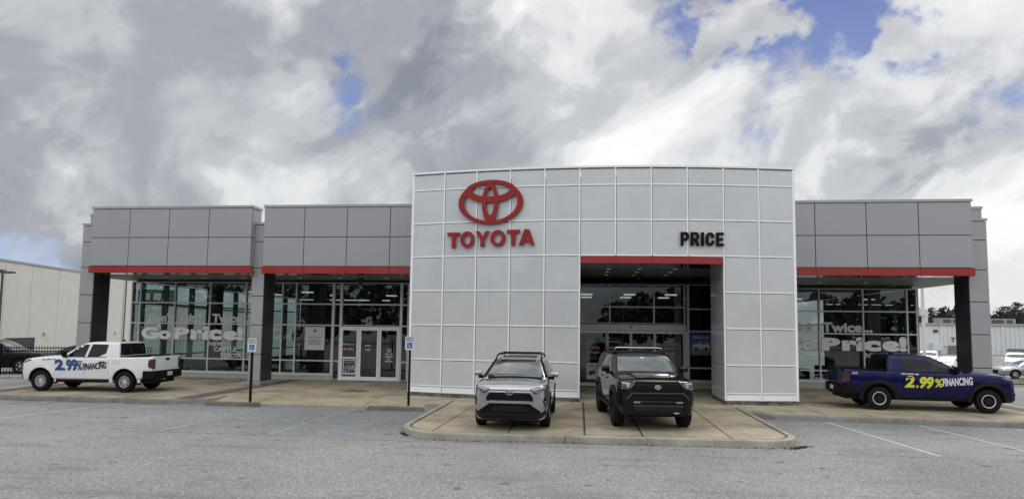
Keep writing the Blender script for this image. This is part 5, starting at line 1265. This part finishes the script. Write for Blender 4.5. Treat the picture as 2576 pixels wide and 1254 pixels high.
# ------------------------------------------------------------ silver crossover
def make_crossover(label, loc, rz):
    t = empty('crossover_car', label, 'car', loc, rz)
    FX, RX, RW = 1.345, -1.345, .36
    st = [(2.29, .46, .45, .50, .45, .80, .82), (2.27, .30, .62, .70, .66, .98, 1.0), (2.19, .24, .76, .82, .78, 1.05, 1.07), (2.02, .24, .84, .895, .85, 1.07, 1.12), (1.70, .28, .87, .92, .875, 1.09, 1.16), (1.35, .30, .88, .925, .88, 1.11, 1.18), (1.0, .30, .88, .92, .885, 1.12, 1.18),
          (.3, .30, .885, .915, .89, 1.13, 1.15), (-1.0, .30, .885, .92, .89, 1.15, 1.17), (-1.6, .32, .88, .92, .875, 1.17, 1.18), (-2.1, .38, .84, .90, .84, 1.16, 1.17), (-2.28, .45, .78, .86, .80, 1.12, 1.12), (-2.30, .5, .74, .82, .76, 1.10, 1.10)]
    body = loft(body_sections(st), 'p_silver', 'body', 2, arches=[(FX, RW, .44, .55), (RX, RW, .44, .55)], ring_crease={6: .35, 8: .4, 3: .3})
    cst = [(1.12, 1.13, .90), (1.04, 1.165, .93), (.85, 1.27, .97), (.42, 1.49, .985), (.22, 1.575, .99), (.05, 1.615, .995), (-.4, 1.65, 1), (-1.0, 1.645, 1), (-1.6, 1.60, .99), (-1.85, 1.54, .97), (-2.05, 1.35, .94), (-2.2, 1.15, .92)]
    cab = loft(cab_sections(cst, .89, .625, 1.12, 1.64, .98), 'p_silver', 'cab', 2, ring_crease={6: .3, 3: .3})
    bo = place_mesh(body, 'body', t); co = place_mesh(cab, 'cab', t); S = Surf([cab]); SB = Surf([body])
    def side(s_, ax):
        for P_ in ([(.80, 1.165), (.06, 1.165), (.0, 1.53), (.22, 1.50), (.50, 1.37)], [(-.02, 1.165), (-.78, 1.17), (-.80, 1.54), (-.08, 1.54)], [(-.86, 1.17), (-1.45, 1.19), (-1.75, 1.35), (-1.55, 1.46), (-.88, 1.54)]):
            m_ = MB(); S.poly(m_, 'carglass', P_, ax, .004, .02); m_.build('side_window', t, smooth=60)
        for cx_ in (FX, RX): m_ = MB(); SB.arc(m_, 'trim_grey', cx_, RW, .446, .51, -6, 186, ax, .012, .06, 16); m_.build('wheel_arch', t)
        m_ = MB(); SB.poly(m_, 'trim_grey', [(.90, .31), (-.9, .31), (-.9, .43), (.9, .43)], ax, .014, .05, .2); m_.build('side_sill', t)
        m_ = MB()
        for P_ in ([(.88, .45), (.892, .45), (.84, 1.12), (.828, 1.12)], [(.02, .45), (.032, .45), (.032, 1.13), (.02, 1.13)], [(-.82, .55), (-.808, .55), (-.79, 1.14), (-.802, 1.14)]): SB.poly(m_, 'seam', P_, ax, .0015, 0, .2)
        m_.build('door_seam', t)
        for a0 in (.10, -.74): m_ = MB(); SB.poly(m_, 'p_silver', [(a0, 1.0), (a0+.2, 1.0), (a0+.2, 1.03), (a0, 1.03)], ax, .03, .03, .3); m_.build('door_handle', t)
        m_ = MB(); y = lambda a_: a_*s_
        def fp(P_, key, off=.008, th=.02, nm='headlight', mbx=None): 
            q = mbx or MB(); SB.poly(q, key, [(y(a_), b_) for a_, b_ in P_], 'x+', off, th, .05); return q
        q = fp([(.865, 1.075), (.80, 1.06), (.47, .985), (.545, .895), (.62, .875), (.84, .965)], 'lamp_dark', .008, .05)
        q = fp([(.83, 1.048), (.78, 1.035), (.52, .975), (.56, .955), (.82, 1.015)], 'lamp_clear', .016, .01, mbx=q)
        q = fp([(.76, .965), (.60, .925), (.62, .895), (.80, .955)], 'lamp_clear', .014, .01, mbx=q); q.build('headlight', t, smooth=50)
        q = fp([(.885, .80), (.82, .79), (.79, .71), (.84, .59), (.89, .60)], 'trim', .008, .04); q.build('fog_lamp_pod', t)
        q = MB(); SB.panel(q, 'lamp_clear', [(y(.845+.028*math.cos(k_*.524)), .69+.035*math.sin(k_*.524)) for k_ in range(12)], [tuple(range(12))], 'x+', .022, .02); q.build('fog_lamp', t)
        o = mirror_part(t, .82, s_*.89, 1.17, s_, 'p_silver', .21, .15, .14)
        q = MB(); q.m('lamp_red').box(-2.27, -2.0, min(s_*.6, s_*.88), max(s_*.6, s_*.88), .98, 1.08); q.build('tail_light', t, bevel=.01)
        B('black').tube([(.12, s_*.615, 1.585), (.05, s_*.60, 1.68), (-.15, s_*.60, 1.70), (-1.35, s_*.60, 1.68), (-1.55, s_*.60, 1.60)], .022, 8).build('roof_rail', t, smooth=60)
        B('trim').tube([(.98, s_*.80, 1.20), (.20, s_*.615, 1.585)], .028, 6).build('windscreen_pillar', t, smooth=60)
        for cx_ in (FX, RX): wheel(t, cx_, s_*.80, RW, .235, .23, 'silver', s_)
    both(side)
    m_ = MB(); S.poly(m_, 'windscreen', [(-.74, 1.185), (.74, 1.185), (.565, 1.535), (-.565, 1.535)], 'x+', .006, .02); m_.build('windscreen', t, smooth=60)
    m_ = MB(); S.poly(m_, 'black', [(-.565, 1.538), (.565, 1.538), (.545, 1.585), (-.545, 1.585)], 'x+', .008, .02); m_.build('windscreen_band', t, smooth=60)
    m_ = MB(); S.poly(m_, 'black', [(-.05, -.45), (-.9, -.45), (-.9, .45), (-.05, .45)], 'z', .006, .01, .2); m_.build('glass_roof', t, smooth=60)
    m_ = B('trim').tube([(1.06, -.70, 1.165), (1.09, 0, 1.19), (1.06, .70, 1.165)], .022, 6); m_.build('cowl', t)
    for x_ in (-.10, -.95): B('black').tube([(x_, -.60, 1.70), (x_, -.55, 1.735), (x_, .55, 1.735), (x_, .60, 1.70)], .020, 8).build('roof_bar', t, smooth=60)
    f_ = lambda P_, key, off, th, nm, st_=.06: (lambda q: (SB.poly(q, key, P_, 'x+', off, th, st_), q.build(nm, t, smooth=40)))(MB())
    f_([(-.47, .905), (.47, .905), (.55, .80), (.565, .70), (.46, .715), (-.46, .715), (-.565, .70), (-.55, .80)], 'trim', .010, .05, 'grille')
    g_ = MB().m('trim_grey')
    for k_, z_ in enumerate((.865, .825, .785, .745)):
        w_ = .47+.025*k_; SB.poly(g_, 'trim_grey', [(-w_, z_-.007), (w_, z_-.007), (w_, z_+.007), (-w_, z_+.007)], 'x+', .022, .02, .08)
    g_.build('grille_slats', t)
    f_([(-.90, .975), (-.5, .945), (.5, .945), (.90, .975), (.88, .99), (.5, .965), (-.5, .965), (-.88, .99)], 'black', .006, .02, 'bonnet_shadow_gap')
    f_([(-.50, .93), (.50, .93), (.62, .79), (.585, .79), (.485, .905), (-.485, .905), (-.585, .79), (-.62, .79)], 'p_silver', .030, .06, 'grille_surround')
    f_([(-.60, .71), (-.46, .71), (-.40, .695), (.40, .695), (.46, .71), (.60, .71), (.50, .655), (-.50, .655)], 'p_silver', .040, .06, 'bumper_bar')
    f_([(-.475, .65), (.475, .65), (.74, .47), (.74, .42), (-.74, .42), (-.74, .47)], 'trim', .012, .05, 'lower_grille')
    f_([(-.36, .60), (.36, .60), (.46, .46), (-.46, .46)], 'void', .020, .02, 'lower_intake')
    f_([(-.86, .50), (-.74, .425), (.74, .425), (.86, .50), (.86, .36), (.66, .27), (-.66, .27), (-.86, .36)], 'trim_grey', .018, .06, 'front_bumper_base')
    f_([(-.62, .405), (.62, .405), (.62, .385), (-.62, .385)], 'alloy_black', .03, .03, 'skid_strip')
    emblem_small(t, 2.315, 0, .905, .088)
    m_ = MB(); S.poly(m_, 'carglass', [(-.60, 1.22), (.60, 1.22), (.52, 1.52), (-.52, 1.52)], 'x-', .004, .02); m_.build('rear_window', t, smooth=60)
    B('void').box(-2.1, 2.05, -.72, .72, .20, .36).build('chassis', t)
    return t
make_crossover('silver crossover car with black roof bars parked facing out, left of the black vehicle', (-1.72, 16.03+1.345-.03, .158), R(-90))

# ------------------------------------------------------------ black off-road SUV
def make_suv(label, loc, rz):
    t = empty('off_road_suv', label, 'car', loc, rz)
    FX, RX, RW = 1.425, -1.425, .405
    st = [(2.32, .48, .55, .60, .55, .95, .97), (2.31, .42, .74, .80, .76, 1.10, 1.12), (2.24, .36, .83, .88, .85, 1.17, 1.20), (2.05, .36, .88, .93, .90, 1.20, 1.245), (1.6, .42, .91, .95, .91, 1.225, 1.28), (1.1, .43, .91, .95, .91, 1.25, 1.30), (.85, .43, .91, .945, .905, 1.26, 1.29),
          (.2, .43, .91, .945, .905, 1.27, 1.28), (-1.2, .43, .91, .945, .905, 1.28, 1.29), (-2.0, .46, .89, .94, .90, 1.29, 1.30), (-2.42, .52, .86, .92, .87, 1.27, 1.28), (-2.52, .56, .82, .88, .84, 1.22, 1.22)]
    body = loft(body_sections(st), 'p_black', 'body', 2, arches=[(FX, RW, .50, .52), (RX, RW, .50, .52)], ring_crease={6: .4, 8: .5, 3: .3})
    cst = [(.98, 1.27, .92), (.92, 1.31, .95), (.76, 1.42, .98), (.42, 1.645, .99), (.26, 1.745, .995), (.12, 1.79, 1), (-.3, 1.815, 1), (-1.3, 1.81, 1), (-2.0, 1.78, .99), (-2.25, 1.73, .975), (-2.38, 1.5, .96), (-2.46, 1.28, .95)]
    cab = loft(cab_sections(cst, .905, .76, 1.26, 1.81, 1.1), 'p_black', 'cab', 2, ring_crease={5: .35, 6: .45, 3: .3})
    place_mesh(body, 'body', t); place_mesh(cab, 'cab', t); S = Surf([cab]); SB = Surf([body])
    def side(s_, ax):
        y = lambda a_: a_*s_
        for P_ in ([(.70, 1.30), (.02, 1.30), (-.05, 1.70), (.18, 1.70), (.36, 1.60)], [(-.06, 1.30), (-.82, 1.305), (-.86, 1.71), (-.13, 1.71)], [(-.93, 1.31), (-1.85, 1.34), (-1.98, 1.66), (-.96, 1.70)]):
            m_ = MB(); S.poly(m_, 'carglass', P_, ax, .004, .02); m_.build('side_window', t, smooth=60)
        for cx_ in (FX, RX): m_ = MB(); SB.arc(m_, 'trim_grey', cx_, RW, .508, .625, -3, 183, ax, .03, .11, 18); m_.build('wheel_arch', t, smooth=30)
        m_ = MB()
        for P_ in ([(.90, .50), (.912, .50), (.86, 1.25), (.848, 1.25)], [(-.02, .48), (-.008, .48), (-.008, 1.27), (-.02, 1.27)], [(-.90, .65), (-.888, .65), (-.86, 1.28), (-.872, 1.28)]): SB.poly(m_, 'seam', P_, ax, .0015, 0, .2)
        m_.build('door_seam', t)
        for a0 in (.06, -.80): m_ = MB(); SB.poly(m_, 'p_black', [(a0, 1.11), (a0+.2, 1.11), (a0+.2, 1.145), (a0, 1.145)], ax, .035, .03, .3); m_.build('door_handle', t)
        q = MB(); SB.poly(q, 'lamp_dark', [(y(.90), 1.175), (y(.86), 1.185), (y(.66), 1.165), (y(.60), 1.10), (y(.65), 1.0), (y(.89), .995)], 'x+', .010, .05, .05)
        SB.poly(q, 'lamp_clear', [(y(.86), 1.16), (y(.68), 1.145), (y(.665), 1.115), (y(.86), 1.125)], 'x+', .018, .01, .05); SB.poly(q, 'lamp_clear', [(y(.86), 1.03), (y(.68), 1.025), (y(.69), 1.01), (y(.86), 1.01)], 'x+', .018, .01, .05)
        SB.poly(q, 'lamp_clear', [(y(.74), 1.10), (y(.69), 1.10), (y(.69), 1.05), (y(.74), 1.05)], 'x+', .018, .01, .05); q.build('headlight', t, smooth=50)
        q = MB(); SB.poly(q, 'lamp_clear', [(y(.59), .72), (y(.43), .72), (y(.43), .68), (y(.59), .68)], 'x+', .075, .03, .1); q.build('fog_lamp', t)
        q = MB(); SB.poly(q, 'p_black', [(y(.90), .93), (y(.70), .93), (y(.62), .74), (y(.62), .50), (y(.70), .46), (y(.90), .50)], 'x+', .03, .08, .08); q.build('bumper_corner', t, smooth=40)
        mirror_part(t, .74, s_*.93, 1.31, s_, 'p_black', .22, .17, .15)
        B('black').tube([(.08, s_*.67, 1.80), (.0, s_*.68, 1.885), (-.2, s_*.68, 1.90), (-1.6, s_*.68, 1.89), (-1.85, s_*.68, 1.79)], .028, 8).build('roof_rail', t, smooth=60)
        B('trim').box(-1.0, .95, min(s_*.86, s_*.97), max(s_*.86, s_*.97), .40, .47).build('side_step', t, bevel=.02)
        q = MB(); q.m('lamp_red').box(-2.53, -2.35, min(s_*.70, s_*.90), max(s_*.70, s_*.90), .95, 1.2); q.build('tail_light', t, bevel=.01)
        for cx_ in (FX, RX): wheel(t, cx_, s_*.83, RW, .27, .225, 'black', s_)
    both(side)
    m_ = MB(); S.poly(m_, 'windscreen', [(-.73, 1.345), (.73, 1.345), (.655, 1.70), (-.655, 1.70)], 'x+', .006, .02); m_.build('windscreen', t, smooth=60)
    m_ = MB(); S.poly(m_, 'paper', [(-.05, 1.66), (.05, 1.66), (.05, 1.69), (-.05, 1.69)], 'x+', .010, 0, .2); m_.build('mirror_sensor', t)
    for x_ in (-.12, -1.3): B('chrome' if x_ > -1 else 'black').tube([(x_, -.68, 1.89), (x_, -.58, 1.925), (x_, .58, 1.925), (x_, .68, 1.89)], .020, 8).build('roof_bar', t, smooth=60)
    f_ = lambda P_, key, off, th, nm, st_=.06: (lambda q: (SB.poly(q, key, P_, 'x+', off, th, st_), q.build(nm, t, smooth=40)))(MB())
    f_([(-.52, 1.175), (.52, 1.175), (.62, 1.03), (.585, .935), (-.585, .935), (-.62, 1.03)], 'trim', .012, .04, 'grille')
    f_([(-.56, 1.20), (.56, 1.20), (.68, 1.02), (.64, 1.02), (.53, 1.178), (-.53, 1.178), (-.64, 1.02), (-.68, 1.02)], 'satin', .045, .08, 'grille_surround')  # paler grey stands in for light reflected on the black surround
    g_ = MB().m('trim_grey')
    for k_ in range(5):
        z_ = .965+k_*.042; w_ = .56 if k_ < 3 else .50; SB.poly(g_, 'trim_grey', [(-w_, z_-.006), (w_, z_-.006), (w_, z_+.006), (-w_, z_+.006)], 'x+', .024, .02, .08)
    g_.build('grille_mesh', t)
    f_([(-.62, .925), (.62, .925), (.78, .77), (.73, .77), (.60, .895), (-.60, .895), (-.73, .77), (-.78, .77)], 'satin', .06, .10, 'lower_surround')  # reflection painted in as a paler grey here too
    f_([(-.59, .885), (.59, .885), (.64, .75), (-.64, .75)], 'void', .012, .03, 'lower_grille')
    f_([(-.62, .745), (.62, .745), (.62, .665), (-.62, .665)], 'trim', .055, .10, 'bumper_bar')
    f_([(-.42, .725), (.42, .725), (.42, .705), (-.42, .705)], 'satin', .065, .02, 'bumper_strip')
    f_([(-.62, .645), (.62, .645), (.56, .50), (-.56, .50)], 'alloy_black', .05, .08, 'bumper_panel')
    f_([(-.60, .625), (.60, .625), (.59, .60), (-.59, .60)], 'satin', .062, .02, 'bumper_strip')
    f_([(-.80, .50), (.80, .50), (.74, .40), (.60, .37), (-.60, .37), (-.74, .40)], 'trim_grey', .035, .08, 'skid_plate')
    f_([(.36, .46), (.50, .46), (.50, .435), (.42, .425)], 'paper', .045, .01, 'tow_hook')
    emblem_small(t, 2.345, 0, 1.055, .075, 'alloy')
    # sculpted bonnet scoop
    hood = [(2.0, -.42), (2.0, .42), (1.0, .52), (1.0, -.52)]
    m_ = MB(); SB.poly(m_, 'p_black', hood, 'z', .022, .03, .2); m_.build('bonnet_bulge', t, smooth=30, bevel=.012)
    m_ = MB(); S.poly(m_, 'carglass', [(-.62, 1.36), (.62, 1.36), (.58, 1.70), (-.58, 1.70)], 'x-', .004, .02); m_.build('rear_window', t, smooth=60)
    B('void').box(-2.3, 2.15, -.70, .70, .33, .52).build('chassis', t)
    return t
sa = R(-90+6.0)
fc_ = Vector((1.70, 16.58)); ddir = Vector((math.cos(sa), math.sin(sa)))
cc = fc_-ddir*1.425
make_suv('black off-road SUV with roof rack parked facing out in front of the middle entrance', (cc.x, cc.y, .158), sa)

# ------------------------------------------------------------ cars of the background lots
def make_lot_car(kind, pk, label, loc, rz, group, name='parked_car'):
    t = empty(name, label, 'car', loc, rz, group)
    if kind == 'sedan':
        FX, RX, RW, zr, zb = 1.40, -1.40, .33, 1.43, .92
        st = [(2.38, .42, .45, .5, .45, .62, .64), (2.33, .26, .7, .78, .74, .70, .73), (2.1, .2, .82, .88, .84, .76, .82), (1.6, .22, .86, .91, .86, .84, .92), (.95, .22, .87, .91, .87, .90, .96), (0, .22, .88, .91, .88, .92, .94), (-1.2, .22, .88, .91, .88, .95, .97), (-1.9, .24, .86, .90, .85, .98, 1.0), (-2.35, .3, .80, .85, .79, .96, .98), (-2.42, .4, .74, .80, .74, .90, .92)]
        cst = [(1.15, .93, .92), (1.0, .99, .95), (.45, 1.28, .98), (.15, 1.38, 1), (-.35, 1.425, 1), (-.9, 1.41, 1), (-1.35, 1.31, .98), (-1.8, 1.08, .93), (-2.0, .97, .9)]
        wins = [[(.72, .96), (.0, .96), (-.06, 1.33), (.12, 1.32), (.38, 1.2)], [(-.06, .96), (-.85, .98), (-1.25, 1.14), (-.85, 1.32), (-.12, 1.34)]]
        ws = [(-.72, .99), (.72, .99), (.6, 1.34), (-.6, 1.34)]; wb, wr_ = .88, .58
    else:
        FX, RX, RW, zr, zb = 1.42, -1.42, .37, 1.74, 1.10
        st = [(2.35, .45, .5, .55, .5, .85, .87), (2.30, .3, .74, .8, .76, .98, 1.0), (2.05, .26, .85, .9, .86, 1.03, 1.07), (1.5, .28, .88, .93, .88, 1.07, 1.13), (.95, .28, .89, .93, .89, 1.09, 1.13), (0, .28, .89, .93, .89, 1.10, 1.12), (-1.5, .28, .89, .93, .89, 1.12, 1.14), (-2.2, .34, .86, .9, .86, 1.12, 1.13), (-2.4, .4, .8, .85, .8, 1.08, 1.08)]
        cst = [(1.12, 1.10, .92), (.95, 1.18, .95), (.45, 1.5, .98), (.2, 1.64, 1), (-.2, 1.71, 1), (-1.2, 1.72, 1), (-1.9, 1.66, .98), (-2.15, 1.5, .95), (-2.32, 1.15, .93)]
        wins = [[(.72, 1.14), (.0, 1.14), (-.05, 1.60), (.15, 1.59), (.38, 1.43)], [(-.07, 1.14), (-.85, 1.15), (-.88, 1.61), (-.12, 1.61)], [(-.94, 1.15), (-1.7, 1.18), (-1.85, 1.5), (-.96, 1.60)]]
        ws = [(-.74, 1.17), (.74, 1.17), (.62, 1.6), (-.62, 1.6)]; wb, wr_ = .90, .64
    body = loft(body_sections(st), pk, 'body', 1, arches=[(FX, RW, RW+.07, .55), (RX, RW, RW+.07, .55)]); cab = loft(cab_sections(cst, wb, wr_, zb, zr, zb-.15), pk, 'cab', 1)
    place_mesh(body, 'body', t); place_mesh(cab, 'cab', t); S = Surf([cab]); SB = Surf([body])
    def side(s_, ax):
        for P_ in wins: m_ = MB(); S.poly(m_, 'carglass', P_, ax, .006, .02, .2); m_.build('side_window', t)
        for cx_ in (FX, RX): wheel(t, cx_, s_*.80, RW, .22, RW*.62, 'plain', s_)
        mirror_part(t, .80, s_*.88, zb+.02, s_, pk, .18, .13, .12, low=False)
        m_ = MB(); SB.poly(m_, 'lamp_clear', [(s_*.50, zb*.72), (s_*.78, zb*.74), (s_*.78, zb*.82), (s_*.52, zb*.78)], 'x+', .01, .04, .1); m_.build('headlight', t)
        m_ = MB(); SB.poly(m_, 'lamp_red', [(s_*.50, zb*.80), (s_*.78, zb*.80), (s_*.78, zb*.92), (s_*.52, zb*.92)], 'x-', .01, .04, .1); m_.build('tail_light', t)
    both(side)
    m_ = MB(); S.poly(m_, 'windscreen', ws, 'x+', .006, .02); m_.build('windscreen', t, smooth=60)
    m_ = MB(); S.poly(m_, 'carglass', [(a_, b_+.01) for a_, b_ in ws], 'x-', .006, .02); m_.build('rear_window', t, smooth=60)
    m_ = MB(); SB.poly(m_, 'trim', [(-.45, .35), (.45, .35), (.5, zb*.68), (-.5, zb*.68)], 'x+', .01, .04); m_.build('grille', t)
    return t
def copy_tree(o, parent=None):
    c = o.copy(); COL.objects.link(c)
    if parent is not None: c.parent = parent; c.matrix_parent_inverse = o.matrix_parent_inverse
    for ch in [q for q in bpy.data.objects if q.parent == o]: copy_tree(ch, c)
    return c
GR = 'cars parked on the lot behind the showroom'
sed = make_lot_car('sedan', 'p_silver', 'silver sedan parked side-on behind the grass strip, nearest car at the right edge', (33.6, 52.6, -.66), R(180), GR)
suv_w = make_lot_car('suv', 'p_white', 'white crossover parked nose out behind the silver sedan, next to the grey pier', (39.0, 62.5, -.68), R(-120), GR)
sed_w = make_lot_car('sedan', 'p_white', 'x', (30.6, 57.5, -.68), R(-140), GR); sed_w['label'] = 'white sedan behind the bonnet of the dark blue pickup, left of the dark pier'
def dup(src, x, y, rz, label): c = copy_tree(src); c.location = (x, y, -.68); c.rotation_euler = (0, 0, R(rz)); c['label'] = label; return c
dup(suv_w, 42.0, 63.5, -118, 'white crossover at the right edge, above the roof of the silver sedan')
dup(suv_w, 32.6, 64.5, -122, 'white crossover seen over the cab roof of the dark blue pickup')
dup(sed_w, 27.4, 56.0, -140, 'white sedan half hidden by the roof of the dark blue pickup, beside the white pole')
dup(sed, 23.0, 49.0, -150, 'silver sedan seen through the right glass wall below the lettering')
dup(sed_w, 19.8, 47.0, -150, 'white sedan seen through the right glass wall, left of the silver one')
dup(suv_w, 45.5, 64.5, -118, 'rightmost white crossover of the back row, cut by the photo edge')
dk = make_lot_car('suv', 'p_black', 'dark blue-black SUV parked behind the black picket fence at the left edge', (-29.6, 29.4, 0), R(18), 'dark cars behind the picket fence')
dk2 = make_lot_car('sedan', 'p_black', 'low black car behind the picket fence, just left of the white pickup', (-26.9, 33.0, 0), R(20), 'dark cars behind the picket fence')
dk3 = copy_tree(dk); dk3.location = (-34.6, 27.6, 0); dk3['label'] = 'dark SUV behind the picket fence, cut by the left edge of the photo'

# ------------------------------------------------------------ showroom furniture behind the glass
MT['desk'] = mat('dark_desk', (.035, .036, .04), .5); MT['chair_fab'] = mat('grey_chair', (.10, .10, .10), .8)
def desk(x, y, rz, label):
    t = empty('desk', label, 'desk', (x, y, .146), rz, 'desks inside the showroom')
    B('desk').box(-.8, .8, -.38, .38, .71, .75).build('desk_top', t, bevel=.006)
    for s_ in (-.76, .72): B('desk').box(s_, s_+.04, -.34, .34, 0, .71).build('side_panel', t)
    B('desk').box(-.72, .72, -.30, -.27, .2, .71).build('front_panel', t)
def chair(x, y, rz, label):
    t = empty('office_chair', label, 'chair', (x, y, .146), rz, 'chairs inside the showroom')
    B('chair_fab').box(-.24, .24, -.24, .24, .44, .50).build('seat', t, bevel=.02); B('chair_fab').box(-.22, .22, .20, .25, .56, .98).build('backrest', t, bevel=.02)
    for a_ in (-.2, .2):
        for b_ in (-.2, .2): B('frame').tube([(a_, b_, 0), (a_, b_, .44)], .014, 6).build('leg', t)
    B('frame').tube([(0, .22, .48), (0, .235, .6)], .02, 6).build('back_post', t)
for i, (x, y, r_, lb) in enumerate(((-19.6, 29.3, 0, 'dark desk behind the left corner of the left glass wall'), (-17.6, 29.0, .1, 'dark desk behind the glass under the word GoPrice, left'), (-15.4, 29.6, -.1, 'dark desk behind the glass beside the dark pier'), (-12.2, 29.6, 0, 'dark desk behind the white text poster'), (9.6, 31.0, .2, 'dark desk behind the right glass wall'))): desk(x, y, r_, lb)
for x, y, r_, lb in ((-18.6, 28.7, 2.8, 'grey chair between the two left desks behind the glass'), (-16.4, 28.8, 3.4, 'grey chair beside the second desk behind the left glass wall'), (-12.9, 28.8, 3.0, 'grey chair behind the glass left of the white poster'), (8.9, 30.2, 3.3, 'grey chair at the left end of the right glass wall'), (10.6, 30.1, 2.8, 'grey chair behind the right glass wall, right of the desk')): chair(x, y, r_, lb)
t = empty('reception_counter', 'pale reception counter deep inside behind the left glass doors', 'counter', (-9.4, 34.5, .146)); B('interior_light_wall').box(-1.6, 1.6, -.35, .35, 0, 1.05).build('base', t, bevel=.02); B('sill').box(-1.7, 1.7, -.42, .42, 1.052, 1.10).build('top', t, bevel=.01)
t = empty('pendant_lamp', 'pale square pendant lamp hanging inside above the left glass doors', 'lamp', (-9.25, 30.5, 3.0)); B('interior_light_wall').prism([(-.40, 0), (.40, 0), (.46, .42), (-.46, .42)], lambda p, q, t_: (p, t_, q), -.4, .4).build('shade', t); B('frame').tube([(0, 0, .42), (0, 0, 1.55)], .012, 6).build('cord', t)
